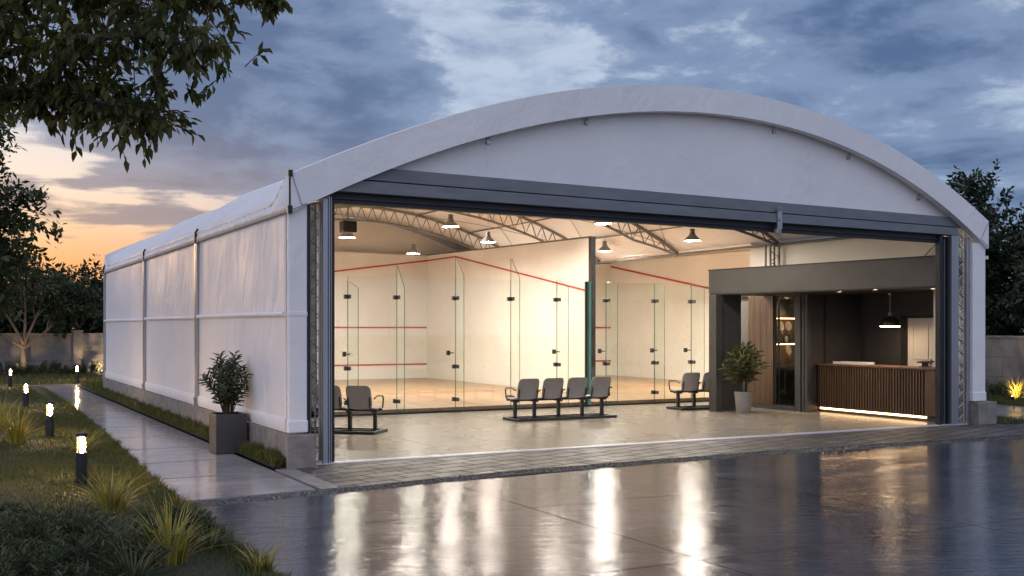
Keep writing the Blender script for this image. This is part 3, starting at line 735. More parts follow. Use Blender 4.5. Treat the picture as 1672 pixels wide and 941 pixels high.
# ribs
def zr(u, d): return zo(u) - d
for y in RIBS:
    uu = [4.72 + (17.28 - 4.72) * i / 44 for i in range(45)]
    f = MB(); f.tube([(u, y, zr(u, 0.09)) for u in uu], 0.045, 6)
    def dep(u):
        e = min(u - 4.72, 17.28 - u); return 0.16 + 0.36 * min(1, e / 1.4)
    rib = f.build('roof_truss', 'truss', hall, smooth=True)
    f = MB(); f.tube([(u, y, zr(u, dep(u))) for u in uu], 0.034, 6); f.build('bottom_chord', 'truss', rib, smooth=True)
    f = MB()
    n = 34
    for k in range(n):
        a, b = 4.8 + 12.3 * k / n, 4.8 + 12.3 * (k + 1) / n; m_ = (a + b) / 2
        f.tube([(a, y, zr(a, 0.10)), (m_, y, zr(m_, dep(m_))), (b, y, zr(b, 0.10))], 0.018, 5)
    f.build('web', 'truss', rib, smooth=True)
for u in (5.6, 7.5, 9.4, 11.3, 13.2, 15.0, 16.3):
    f = MB(); f.tube([(u, 13.75, zr(u, 0.07)), (u, 31.0, zr(u, 0.07))], 0.022, 6); f.build('purlin', 'truss', hall, smooth=True)
f = MB(); f.tube([(17.25, 13.75, 3.76), (17.25, 34.0, 3.76)], 0.035, 6); f.build('eave_beam', 'truss', hall, smooth=True)
f = MB(); f.tube([(4.08, 13.75, 3.40), (4.08, 31.0, 3.40)], 0.035, 6); f.build('eave_beam', 'truss', hall, smooth=True)
for a, b in zip(RIBS, RIBS[1:]):
    for (u, w) in ((5.6, 9.4), (9.4, 13.2), (13.2, 16.9)):
        pa = [(u + (w - u) * k / 8, a + (b - a) * k / 8, zr(u + (w - u) * k / 8, 0.11)) for k in range(9)]
        pb = [(u + (w - u) * k / 8, b + (a - b) * k / 8, zr(u + (w - u) * k / 8, 0.11)) for k in range(9)]
        for p in (pa, pb):
            f = MB(); f.tube(p, 0.008, 5); f.build('brace_cable', 'truss', hall)
f = MB(); f.tube([(17.2, 15.0, 3.05), (17.3, 14.2, 3.75)], 0.012, 5); f.build('brace_rod', 'truss', hall)
for y in RIBS:
    f = MB(); f.box((4.06, y - 0.05, 0.0), (4.16, y + 0.05, 3.36)); f.build('rib_post', 'truss', hall)
    f = MB(); f.tube([(4.11, y, 3.34), (4.72, y, zr(4.72, 0.09))], 0.04, 6); f.build('knee_brace', 'truss', hall)
# column carrying the second rib, behind the kiosk
lat = MB()
for a in (16.98, 17.24):
    for y in (18.98, 19.14): lat.tube([(a, y, 0), (a, y, 3.75)], 0.026, 6)
o1 = lat.build('lattice_column', 'truss', hall, smooth=True)
lac = MB()
for k in range(14):
    z0, z1 = 0.1 + 3.5 * k / 14, 0.1 + 3.5 * (k + 1) / 14
    lac.tube([(16.98, 19.0, z0), (17.24, 19.0, (z0 + z1) / 2), (16.98, 19.0, z1)], 0.013, 5)
lac.build('lacing', 'truss', o1)

# ------------------------------------------------------------------ court walls
CZ = 0.10
w = thing('court_wall', 'white front wall of the left court with three red lines across it', 'court wall', (10.7, 33.58, CZ))
f = MB(); f.prism([(6.85, CZ), (14.69, CZ), (14.69, 4.28), (6.85, 4.36)], 'y', 33.57, 33.68); f.build('wall_panel', 'plaster', w)
f = MB(); f.box((6.86, 33.555, 1.795), (14.67, 33.568, 1.847)); f.build('service_line', 'red', w)
f = MB(); f.box((6.86, 33.55, 0.55), (14.67, 33.568, 0.60)); f.build('tin_line', 'red', w)
f = MB(); f.prism([(6.86, 3.02), (14.67, 4.085), (14.67, 4.135), (6.86, 3.07)], 'y', 33.552, 33.568); f.build('out_line', 'red', w)
w = thing('court_wall', 'white wall between the two courts, marked by balls, with a descending red line', 'court wall', (14.7, 28, CZ))
f = MB(); f.prism([(23.2, CZ), (33.57, CZ), (33.57, 4.28), (23.2, 4.12)], 'x', 14.685, 14.80); f.build('wall_panel', 'plaster', w)
f = MB(); f.prism([(33.56, 4.085), (31.25, 4.09), (23.3, 2.74), (23.3, 2.785), (31.25, 4.137), (33.56, 4.132)], 'x', 14.670, 14.684); f.build('out_line', 'red', w)
f = MB(); f.box((14.67, 23.06, CZ), (14.79, 23.2, 4.13)); f.build('end_post', 'steel_dark', w)
f = MB(); f.box((14.67, 23.06, 4.131), (14.82, 33.57, 4.17)); f2 = MB(); f2.prism([(23.06, 4.135), (33.57, 4.285), (33.57, 4.31), (23.06, 4.16)], 'x', 14.67, 14.82); f2.build('top_rail', 'truss', w)
w = thing('court_wall', 'white wall on the outer left side of the courts, mostly behind the left jamb', 'court wall', (6.8, 27, CZ))
f = MB(); f.box((6.72, 20.9, CZ), (6.84, 33.57, 4.3)); f.build('wall_panel', 'plaster', w)
w = thing('court_wall', 'narrow white front wall of the right court just right of the dark end post', 'court wall', (18, 32.2, CZ))
f = MB(); f.prism([(14.80, CZ), (21.30, CZ), (21.30, 4.14), (17.4, 3.72), (14.80, 4.14)], 'y', 32.17, 32.28); f.build('wall_panel', 'plaster', w)
f = MB(); f.box((14.81, 32.155, 1.79), (21.28, 32.168, 1.842)); f.build('service_line', 'red', w)
f = MB(); f.box((14.81, 32.15, 0.60), (21.28, 32.168, 0.65)); f.build('tin_line', 'red', w)
w = thing('court_wall', 'white right-hand wall of the right court with a red line running down to the kiosk', 'court wall', (21.3, 28, CZ))
f = MB(); f.prism([(24.2, CZ), (32.17, CZ), (32.17, 4.16), (24.2, 4.11)], 'x', 21.30, 21.41); f.build('wall_panel', 'plaster', w)
f = MB(); f.prism([(32.16, 3.98), (26.64, 3.03), (24.25, 2.62), (24.25, 2.68), (26.64, 3.09), (32.16, 4.045)], 'x', 21.284, 21.298); f.build('out_line', 'red', w)
f = MB(); f.box((21.284, 24.25, 1.79), (21.298, 25.6, 1.842)); f.build('service_line', 'red', w)
# floor lines of the courts
f = MB()
for (x0, y0, x1, y1) in ((6.9, 25.8, 14.66, 25.92), (10.55, 20.85, 10.61, 25.80), (14.82, 25.4, 21.28, 25.52), (18.0, 20.85, 18.06, 25.4), (12.9, 24.2, 12.96, 25.8), (12.9, 24.1, 14.66, 24.2)):
    f.add([(x0, y0, CZ + 0.004), (x1, y0, CZ + 0.004), (x1, y1, CZ + 0.004), (x0, y1, CZ + 0.004)], [(0, 1, 2, 3)])
structure('floor_markings', f, 'line_floor')
f = MB(); f.box((6.85, 20.765, 0.0), (17.3, 20.80, 0.104)); structure('court_floor_edge', f, 'edge_wood')
f = MB(); f.box((6.85, 20.72, 0.0), (17.3, 20.765, 0.035)); structure('court_floor_trim', f, 'steel_dark')

# ------------------------------------------------------------------ glass walls
GV = 20.70
def glass_wall(label, spans, fins, ztop, loc):
    t = thing('glass_wall', label, 'glass wall', loc)
    for a, b, zt in spans:
        f = MB()
        x0, x1 = a + 0.006, b - 0.006; y0, y1 = GV, GV + 0.012; z0, z1 = 0.045, zt
        vs = [(x0, y0, z0), (x1, y0, z0), (x1, y1, z0), (x0, y1, z0), (x0, y0, z1), (x1, y0, z1), (x1, y1, z1), (x0, y1, z1)]
        f.add(vs, [(0, 1, 5, 4), (2, 3, 7, 6)], 0); f.add(vs, [(0, 3, 2, 1), (4, 5, 6, 7), (1, 2, 6, 5), (3, 0, 4, 7)], 1)
        f.build('pane', ['glass', 'glass_edge'], t, fix=False)
    for u, zt, zc, handle, dp in fins:
        f = MB()
        pts = [(GV - 0.01, 0.05), (GV - 0.01, zt), (GV - 0.05, zt), (GV - dp, zc), (GV - dp, 0.05)]
        n = len(pts); vs = [(u - 0.007, p[0], p[1]) for p in pts] + [(u + 0.007, p[0], p[1]) for p in pts]
        f.add(vs, [tuple(range(n)), tuple(range(2 * n - 1, n - 1, -1))], 0); f.add(vs, [(i, (i + 1) % n, n + (i + 1) % n, n + i) for i in range(n)], 1)
        fin = f.build('fin', ['glass_fin', 'glass_edge'], t, fix=False)
        for z in (2.44, 0.28) if not handle else (2.44, 0.98, 0.28):
            f = MB(); f.box((u - 0.075, GV - 0.03, z - 0.045), (u + 0.03, GV + 0.04, z + 0.045)); f.box((u - 0.022, GV - 0.15, z - 0.04), (u + 0.022, GV - 0.03, z + 0.04))
            f.build('hinge', 'silver', fin, bevel=0.006)
        if handle:
            f = MB(); x = u - 0.17 if handle > 1 else u - 0.07
            f.box((x - 0.03, GV - 0.03, 1.22), (x + 0.03, GV + 0.04, 1.32)); f.tube([(x, GV - 0.02, 1.27), (x, GV - 0.07, 1.27)], 0.022, 8); f.tube([(x, GV - 0.065, 1.27), (x + 0.10, GV - 0.065, 1.27)], 0.013, 6)
            f.build('lock', 'black', t)
    return t
ft1 = [(7.30, 2.75, 2.6, 1, 0.62), (8.37, 3.10, 2.62, 0, 0.42), (9.72, 3.32, 2.90, 2, 0.42), (11.06, 3.32, 2.90, 0, 0.42), (12.24, 2.90, 2.72, 1, 0.5)]
xs = [6.90] + [q[0] for q in ft1] + [13.04]
glass_wall('tall frameless glass wall of the left court with chamfered fins', [(xs[i], xs[i + 1], 2.86) for i in range(len(xs) - 1)], ft1, 2.86, (10, GV, 0))
ft2 = [(13.56, 2.86, 2.80, 2, 0.48), (14.93, 2.86, 2.80, 1, 0.40), (16.02, 2.84, 2.78, 2, 0.50)]
xs = [13.10] + [q[0] for q in ft2] + [17.26]
gw2 = glass_wall('frameless glass wall of the right court ending behind the grey kiosk', [(xs[i], xs[i + 1], 2.86) for i in range(len(xs) - 1)], ft2, 2.86, (15, GV, 0))
f = MB(); f.box((13.045, GV - 0.09, 0.05), (13.095, GV + 0.10, 2.87)); f.build('edge_strip', 'teal_edge', gw2)
f = MB(); f.box((13.0, GV - 0.02, 0.05), (13.03, GV + 0.03, 2.86)); f.build('edge_post', 'steel_dark', gw2)

# ------------------------------------------------------------------ hanging lamps
def bay_lamp():
    t = thing('pendant_lamp', '', 'lamp')
    f = MB(); f.lathe([(0.030, 0.20), (0.075, 0.20), (0.085, 0.155), (0.12, 0.125), (0.175, 0.07), (0.222, 0.015), (0.228, 0.0), (0.222, 0.0), (0.17, 0.062), (0.11, 0.11)], n=28); f.build('lamp_shade', 'lamp_grey', t, smooth=True)
    f = MB(); f.lathe([(0.0, 0.012), (0.10, 0.008), (0.205, 0.012), (0.216, 0.02)], n=28); f.build('diffuser', 'lamp_lit', t, smooth=True, fix=False)
    f = MB(); f.lathe([(0.0, 0.32), (0.045, 0.32), (0.062, 0.305), (0.062, 0.26), (0.05, 0.25), (0.066, 0.24), (0.066, 0.20), (0.0, 0.20)], n=16); f.tube([(-0.06, 0, 0.27), (0.06, 0, 0.27)], 0.02, 6); f.build('lamp_housing', 'truss', t, smooth=True)
    f = MB(); f.tube([(0, 0, 0.31), (0, 0, 1.0)], 0.006, 5); f.build('cable', 'truss', t)
    return t
lamp0 = bay_lamp()
GL = 'pendant lamps hung from the hall roof'
spots = [(9.40, 26.7, 4.17, 1.0, 'grey bell pendant lamp below the black loudspeaker, by the left jamb'),
         (11.37, 24.5, 4.36, 1.0, 'largest grey bell pendant lamp above the left court, over its first glass fins'),
         (11.72, 27.75, 3.89, 0.88, 'small far pendant lamp just over the corner of the left court'),
         (12.22, 24.08, 3.97, 0.86, 'grey bell pendant lamp hanging close to the wall between the courts'),
         (14.30, 21.95, 4.35, 1.0, 'pendant lamp cut off by the header beam, above the dark end post'),
         (16.4, 25.1, 3.95, 0.92, 'grey pendant lamp low beside the dark end post, over the right court'),
         (15.20, 19.6, 3.80, 0.88, 'grey pendant lamp nearest the kiosk, to the left of its fascia')]
spots += [(19.6, 22.3, 2.95, 1.2, 'unseen pendant lamp added to light the right court, behind the kiosk fascia'), (20.2, 23.9, 2.9, 1.2, 'unseen pendant lamp added to light the right court, behind the kiosk fascia')]  # two unseen lamps added to brighten the right court's side wall
hid = 'unseen pendant lamp added to light the entrance lobby, behind the header beam'  # added out of view to lift the dark lobby
hid2 = 'unseen pendant lamp added to light the right court, behind the dividing wall'  # extra lamps out of sight, added to even out the right court
spots += [(15.7, 27.4, 3.9, 0.9, hid2), (16.1, 30.2, 3.9, 0.9, hid2)]
hid3 = 'unseen pendant lamp added to light the left court, behind the left jamb'  # unseen extras that brighten the left court walls
spots += [(8.0, 25.6, 4.1, 1.0, hid3), (8.4, 30.3, 4.1, 1.0, hid3)]
spots += [(6.9, 16.8, 4.25, 0.8, hid), (10.0, 17.0, 4.35, 0.8, hid), (13.0, 16.6, 4.3, 0.8, hid)]
for i, (x, y, z, s_, lb) in enumerate(spots):
    o = lamp0 if i == 0 else copy_tree(lamp0)
    o.location = (x, y, z); o.scale = (s_,) * 3; o['label'] = lb; o['group'] = GL
    for ch in o.children:
        if ch.name.startswith('cable'):
            ch.scale = (1, 1, (zo(x) - 0.07 - z) / s_ / 1.0)
            if ch.scale.z < 0.4: ch.scale.z = 0.4
# loudspeaker by the left jamb
t = thing('loudspeaker', 'black loudspeaker hung from the roof beside the left jamb', 'loudspeaker', (8.35, 23.6, 4.02))
f = MB(); f.box((8.17, 23.45, 4.02), (8.50, 23.75, 4.28)); f.build('cabinet', 'black', t, bevel=0.015)
f = MB(); f.box((8.19, 23.443, 4.04), (8.48, 23.449, 4.26)); f.build('grille', 'steel_dark', t)
f = MB(); f.tube([(8.33, 23.6, 4.28), (8.33, 23.6, 4.95)], 0.012, 6); f.tube([(8.2, 23.6, 4.29), (8.33, 23.6, 4.36), (8.46, 23.6, 4.29)], 0.012, 6); f.build('bracket', 'truss', t)

# ------------------------------------------------------------------ kiosk with reception
k = thing('reception_kiosk', 'dark grey reception kiosk with a deep fascia at the right of the lobby', 'kiosk', (16.5, 16.2, 0))
KB = (16.6, 13.97)       # near corner of the skewed fascia
def kroof(mb, off, zl, zr_, hl, hr):
    a, b, c_, e = (14.73 - off, 18.42 + off), (KB[0] - off, KB[1]), (17.32, KB[1]), (17.32, 18.42)
    vs = []
    for (lo, ro) in ((zl, zr_), (hl, hr)):
        vs += [(a[0], a[1], lo), (b[0], b[1], ro), (c_[0], c_[1], ro), (e[0], e[1], lo)]
    mb.add(vs, [(0, 3, 2, 1), (4, 5, 6, 7), (0, 1, 5, 4), (1, 2, 6, 5), (2, 3, 7, 6), (3, 0, 4, 7)])
f = MB(); kroof(f, 0, 2.545, 2.60, 3.045, 3.155); f.build('fascia', 'fascia', k, bevel=0.004)
f = MB(); f.box((17.321, 14.62, 2.575), (18.70, 18.42, 3.045)); f.box((16.26, 18.421, 2.545), (18.70, 19.94, 3.045)); f.build('back_roof', 'fascia', k)
f = MB(); kroof(f, 0.015, 3.046, 3.156, 3.07, 3.18); f.build('fascia_trim', 'kiosk', k)
f = MB(); kroof(f, -0.01, 2.52, 2.575, 2.543, 2.598); f.box((17.321, 14.70, 2.55), (18.6, 18.41, 2.573)); f.box((16.27, 18.43, 2.52), (18.6, 19.9, 2.543)); f.build('ceiling', 'kiosk_dark', k)
f = MB(); f.box((14.732, 18.17, 0), (14.90, 18.42, 2.519)); f.build('column', 'kiosk', k, bevel=0.006)
f = MB(); f.box((14.90, 18.24, 0), (15.48, 18.34, 2.519)); f.box((14.91, 18.215, 0.0), (14.97, 18.239, 2.519)); f.build('wall', 'kiosk_dark', k)
f = MB(); f.box((16.27, 18.10, 0.10), (16.35, 18.93, 2.519)); wp = f.build('wood_panel', 'walnut', k, bevel=0.004)
f = MB()
for j in (18.3, 18.52, 18.72): f.box((16.2665, j, 0.1), (16.2695, j + 0.006, 2.518))
f.build('groove', 'kiosk_dark', wp)
f = MB(); f.box((16.26, 17.40, 0.0), (16.36, 18.94, 0.099)); f.build('skirting', 'kiosk', k)
f = MB(); f.box((16.27, 17.04, 0), (16.33, 17.12, 2.519)); f.box((16.33, 17.04, 0), (16.37, 17.4, 2.519)); f.box((16.275, 17.15, 0), (16.33, 17.21, 2.519)); f.box((16.27, 17.25, 0), (16.33, 17.39, 2.519)); f.build('column', 'kiosk', k, bevel=0.004)
f = MB(); f.box((16.30, 17.42, 0.10), (16.34, 17.45, 2.51)); f.box((16.30, 18.06, 0.10), (16.34, 18.09, 2.51)); df = f.build('door_frame', 'kiosk', k)
f = MB(); f.box((16.312, 17.452, 0.11), (16.322, 18.058, 2.50)); f.build('glass_door', 'glass_low', df)
f = MB(); f.box((16.37, 17.18, 0), (18.0, 17.28, 2.519)); f.build('wall', 'kiosk_dark', k)
f = MB(); f.box((16.88, 17.165, 1.0), (16.93, 17.179, 2.519)); f.build('wall_trim', 'black', k)
f = MB(); f.box((16.37, 17.16, 0), (16.66, 17.179, 0.10)); f.build('skirting', 'black', k)
f = MB(); f.box((18.0, 14.66, 0), (18.1, 17.28, 2.549)); f.build('wall', 'kiosk_dark', k)
f = MB(); f.box((17.39, 14.62, 0), (18.0, 14.66, 2.549)); f.build('wall', 'kiosk_dark', k)
f = MB(); f.box((18.52, 17.28, 0), (18.6, 19.93, 2.519)); f.box((16.36, 19.86, 0), (18.52, 19.93, 2.519)); f.box((16.35, 18.94, 0), (16.42, 19.86, 2.519)); f.build('wall', 'fascia', k)
d = MB(); d.box((17.965, 15.19, 0.01), (17.998, 15.86, 2.01)); dr = d.build('door', 'white_paint', k, bevel=0.005)
f = MB()
for (a, b, c, e) in ((15.32, 15.345, 1.15, 1.88), (15.705, 15.73, 1.15, 1.88)): f.box((17.952, a, c), (17.964, b, e))
for z in (1.15, 1.855, 0.2, 1.0): f.box((17.952, 15.345, z), (17.964, 15.705, z + 0.025))
for (a, b) in ((15.32, 15.345), (15.705, 15.73)): f.box((17.952, a, 0.2), (17.964, b, 1.025))
f.build('moulding', 'white_paint', dr)
f = MB(); f.tube([(17.964, 15.25, 1.10), (17.91, 15.25, 1.10)], 0.012, 8); f.tube([(17.915, 15.25, 1.10), (17.915, 15.36, 1.10)], 0.011, 8); f.box((17.955, 15.225, 1.04), (17.9645, 15.275, 1.16)); f.build('handle', 'chrome', dr)
f = MB(); f.box((17.955, 15.87, 0), (17.999, 16.04, 2.05)); f.box((17.955, 15.15, 0), (17.999, 15.185, 2.05)); f.box((17.955, 15.15, 2.02), (17.999, 16.04, 2.06)); f.build('door_frame', 'black', k)
f = MB(); f.box((17.97, 14.98, 1.02), (17.999, 15.07, 1.16)); f.build('wall_switch', 'racket_wood', k)
DL = [(17.55, 19.05), (16.2, 16.05), (16.25, 15.15), (17.0, 14.4)]
for i, (x, y) in enumerate(DL):
    zc = 2.519 if y > 18 else 2.519 + 0.055 * (18.42 - y) / 4.45
    f = MB(); f.lathe([(0.062, 0.0), (0.062, -0.012), (0.045, -0.014), (0.042, -0.004)], (x, y, zc), 18); ring = f.build('downlight', 'lamp_grey', k, smooth=True)
    f = MB(); f.lathe([(0.0, -0.006), (0.044, -0.006)], (x, y, zc), 18); f.build('lens', 'spot_lit', ring, fix=False)
# real beams of the recessed downlights
def spot(name, loc, aim, power, size, col=(1, 0.70, 0.42), blend=0.6, rad=0.03):
    l = bpy.data.lights.new(name, 'SPOT'); l.energy = power; l.spot_size = R(size); l.spot_blend = blend; l.color = col; l.shadow_soft_size = rad
    o = bpy.data.objects.new(name, l); COL.objects.link(o); o.location = loc
    o.rotation_euler = (Vector(aim) - Vector(loc)).to_track_quat('-Z', 'Y').to_euler(); return o
spot('niche downlight beam', (17.75, 19.2, 2.50), (17.8, 19.84, 2.0), 40, 75)
for (x, y) in DL[1:3]: spot('downlight beam', (x, y, 2.50), (x, y, 0), 45, 100)

# display shelves in the niche
c = thing('display_cabinet', 'dark built-in cabinet with lit shelves seen through the kiosk glass door', 'cabinet', (17.75, 19.6, 0))
f = MB(); f.box((17.0, 19.47, 0.06), (18.5, 19.85, 0.835)); f.box((17.0, 19.52, 0.0), (18.5, 19.85, 0.06)); f.build('base_unit', 'kiosk_dark', c, bevel=0.003)
f = MB()
for (a, b, z0, z1) in ((17.05, 17.50, 0.09, 0.60), (17.51, 17.86, 0.09, 0.60), (17.87, 18.40, 0.09, 0.60), (17.05, 17.86, 0.61, 0.82), (17.87, 18.4, 0.61, 0.82)): f.box((a, 19.45, z0), (b, 19.468, z1))
dd = f.build('cabinet_door', 'kiosk', c, bevel=0.003)
f = MB(); f.tube([(17.95, 19.435, 0.54), (18.2, 19.435, 0.54)], 0.008, 6); f.tube([(17.82, 19.435, 0.7), (17.9, 19.435, 0.7)], 0.014, 6); f.build('handle', 'chrome', dd)
f = MB(); f.box((16.98, 19.44, 0.836), (18.51, 19.85, 0.872)); f.build('counter', 'counter_wood', c)
for z in (1.42, 2.04):
    f = MB(); f.box((17.0, 19.50, z), (18.5, 19.85, z + 0.028)); sh = f.build('shelf', 'counter_wood', c)
    f = MB(); f.box((17.1, 19.52, z - 0.014), (18.4, 19.545, z - 0.002)); f.build('shelf_light', 'shelf_lit', sh)
f = MB(); f.box((16.44, 19.845, 0.875), (18.5, 19.858, 2.03)); f.build('back_panel', 'edge_wood', c)
f = MB(); f.box((16.98, 19.49, 1.452), (17.03, 19.84, 2.04)); f.build('side_panel', 'kiosk_dark', c)
# rackets on the shelves
def racket(label, loc, tilt, roll, s_=1.0, mt='racket_wood'):
    t = thing('squash_racket', label, 'racket', (0, 0, 0), 'rackets standing on the display shelves')
    f = MB(); pts = [(0.092 * math.sin(a), 0, 0.385 + 0.115 * -math.cos(a)) for a in [2 * PI * i / 28 for i in range(29)]]; f.tube(pts, 0.009, 6)
    f.tube([(0, 0, 0.18), (-0.035, 0, 0.285)], 0.007, 6); f.tube([(0, 0, 0.18), (0.035, 0, 0.285)], 0.007, 6); f.build('frame', mt, t, smooth=True)
    f = MB(); f.tube([(0, 0, 0.0), (0, 0, 0.19)], [0.016, 0.012], 8); f.build('grip', 'black' if mt != 'black' else 'lamp_grey', t, smooth=True)
    f = MB()
    for i in range(-7, 8):
        x = i * 0.0115; h = 0.11 * math.sqrt(max(0, 1 - (x / 0.09) ** 2)); f.box((x - 0.0012, -0.0012, 0.385 - h), (x + 0.0012, 0.0012, 0.385 + h))
    for i in range(-9, 10):
        z = i * 0.0115; h = 0.088 * math.sqrt(max(0, 1 - (z / 0.112) ** 2)); f.box((-h, -0.001, 0.385 + z - 0.0012), (h, 0.001, 0.385 + z + 0.0012))
    f.build('strings', 'tray', t)
    t.location = loc; t.rotation_euler = (tilt, 0, roll); t.scale = (s_,) * 3
racket('dark racket standing at the left of the upper display shelf', (17.70, 19.58, 1.45), -0.25, 0.2, 1.08, 'lamp_grey')
racket('pale wooden racket standing at the middle of the upper display shelf', (17.93, 19.56, 1.45), -0.28, 0.0, 1.1)
racket('brown racket at the right of the upper display shelf, half hidden by the door frame', (18.16, 19.58, 1.45), -0.25, -0.2, 1.08, 'edge_wood')
racket('wooden racket standing on the display counter below the shelves', (18.19, 19.60, 0.874), -0.2, 0.1, 1.05)
# shoe and bottles
def bottle(label, loc, h, m_):
    t = thing('bottle', label, 'bottle', loc); f = MB(); f.lathe([(0.0, 0), (0.032, 0), (0.034, h * 0.7), (0.018, h * 0.86), (0.018, h * 0.93)], loc, 14); f.build('body', m_, t, smooth=True)
    f = MB(); f.lathe([(0.02, h * 0.93), (0.02, h), (0.0, h)], loc, 12); f.build('cap', 'black', t)
bottle('pale bottle between the rackets on the upper display shelf', (18.05, 19.60, 1.45), 0.17, 'tray')
t = thing('sports_shoe', 'white and dark sports shoe on the display counter', 'shoe', (17.78, 19.58, 0.874))
f = MB()
prof = [(-0.14, 0.045, 0.085), (-0.10, 0.048, 0.095), (-0.04, 0.044, 0.085), (0.03, 0.046, 0.06), (0.09, 0.048, 0.045), (0.135, 0.03, 0.035)]
rings = []
for x, wd, h in prof: rings += [(17.78 + x, 19.58 + wd * math.cos(a), 0.892 + h * max(0, math.sin(a))) for a in [PI * i / 8 for i in range(9)]]
f.add(rings, [(i * 9 + j, i * 9 + j + 1, (i + 1) * 9 + j + 1, (i + 1) * 9 + j) for i in range(5) for j in range(8)] + [tuple(range(9)), tuple(range(45, 54))]); f.build('upper', 'kiosk_dark', t, smooth=True)
f = MB(); f.prism([(17.63, 19.545), (17.80, 19.535), (17.92, 19.55), (17.93, 19.60), (17.8, 19.63), (17.63, 19.618)], 'z', 0.874, 0.893); f.build('sole', 'tray', t)

# reception desk
d = thing('reception_desk', 'walnut slatted reception desk with a glowing strip at its foot', 'desk', (16.9, 15.6, 0))
f = MB(); f.box((16.70, 14.30, 0.10), (17.30, 17.15, 1.0)); f.build('body', 'kiosk_dark', d)
f = MB(); n = 40
for i in range(n):
    y = 14.31 + (17.14 - 14.31) * i / n; f.box((16.64, y + 0.012, 0.115), (16.70, y + 0.048, 0.995))
f.build('slatted_front', 'slat_wood', d)
f = MB(); f.box((16.655, 14.05, 0.115), (17.3, 14.30, 0.998)); f.build('end_panel', 'slat_wood', d, bevel=0.003)
f = MB(); f.box((16.625, 14.04, 1.0), (17.35, 17.16, 1.035)); f.build('counter_top', 'counter_wood', d, bevel=0.003)
f = MB(); f.box((16.74, 14.1, 0.0), (17.28, 17.14, 0.10)); f.build('toe_kick', 'kiosk_dark', d)
f = MB(); f.box((16.725, 14.32, 0.062), (16.739, 17.13, 0.096)); f.build('light_strip', 'strip_lit', d)
t = thing('document_tray', 'long white document tray lying on the desk top', 'tray', (17.05, 16.6, 1.036))
f = MB(); f.box((16.95, 16.05, 1.036), (17.2, 16.98, 1.05)); f.build('tray_base', 'tray', t); f = MB(); f.box((16.95, 16.05, 1.05), (16.965, 16.98, 1.085)); f.box((17.185, 16.05, 1.05), (17.2, 16.98, 1.085)); f.build('rim', 'tray', t)
t = thing('card_terminal', 'small dark card terminal on a stand at the right end of the desk', 'card terminal', (17.1, 14.62, 1.036))
f = MB(); f.box((17.05, 14.56, 1.036), (17.17, 14.78, 1.05)); f.box((17.09, 14.60, 1.05), (17.12, 14.74, 1.12)); f.build('stand', 'black', t)
f = MB(); f.prism([(17.04, 1.11), (17.17, 1.13), (17.165, 1.155), (17.035, 1.135)], 'y', 14.50, 14.82); f.build('screen', 'steel_dark', t)
t = thing('pendant_lamp', 'dark dome pendant lamp hanging over the reception desk', 'lamp', (17.3, 15.73, 1.84))
L = (17.3, 15.73, 1.84)
f = MB(); f.lathe([(0.035, 0.215), (0.06, 0.20), (0.14, 0.165), (0.19, 0.11), (0.208, 0.04), (0.214, 0.0), (0.205, 0.0), (0.18, 0.10), (0.12, 0.15)], L, 28); f.build('lamp_shade', 'lamp_black', t, smooth=True)
f = MB(); f.lathe([(0.0, -0.014), (0.18, -0.014), (0.203, -0.004), (0.203, 0.004)], L, 28); f.build('diffuser', 'lamp_desk', t, fix=False)
f = MB(); f.lathe([(0.0, 0.29), (0.04, 0.285), (0.042, 0.215), (0.0, 0.21)], L, 14); f.lathe([(0.014, 0.28), (0.014, 0.66)], L, 8); f.build('stem', 'lamp_grey', t, smooth=True)
f = MB(); f.lathe([(0.0, 0.68), (0.055, 0.679), (0.055, 0.655), (0.0, 0.65)], L, 16); f.build('ceiling_rose', 'chrome', t, smooth=True)

# ------------------------------------------------------------------ benches
def shell(mb, w, h, r, cup, place, th=0.02, nx=10, nt=10):
    """rounded, slightly dished panel; place(x, s, d) -> point; s runs 0..h, d is depth out of the panel"""
    def hw(s):
        e = min(s, h - s)
        return w / 2 - (r - math.sqrt(max(0, r * r - (r - e) ** 2)) if e < r else 0)
    ss = [h * 0.5 * (1 - math.cos(PI * i / nt)) for i in range(nt + 1)]
    fr, bk = [], []
    for s in ss:
        for i in range(nx + 1):
            x = hw(s) * (2 * i / nx - 1); dd = cup * (2 * x / w) ** 2
            fr.append(place(x, s, dd)); bk.append(place(x, s, dd - th))
    n = nx + 1; N = len(fr); fs = []
    for j in range(nt):
        for i in range(nx):
            a = j * n + i; fs += [(a, a + 1, a + n + 1, a + n), (N + a, N + a + n, N + a + n + 1, N + a + 1)]
    for i in range(nx): fs += [(i, N + i, N + i + 1, i + 1), (nt * n + i, nt * n + i + 1, N + nt * n + i + 1, N + nt * n + i)]
    for j in range(nt): fs += [(j * n, j * n + n, N + j * n + n, N + j * n), (j * n + nx, N + j * n + nx, N + j * n + n + nx, j * n + n + nx)]
    mb.add(fr + bk, fs)
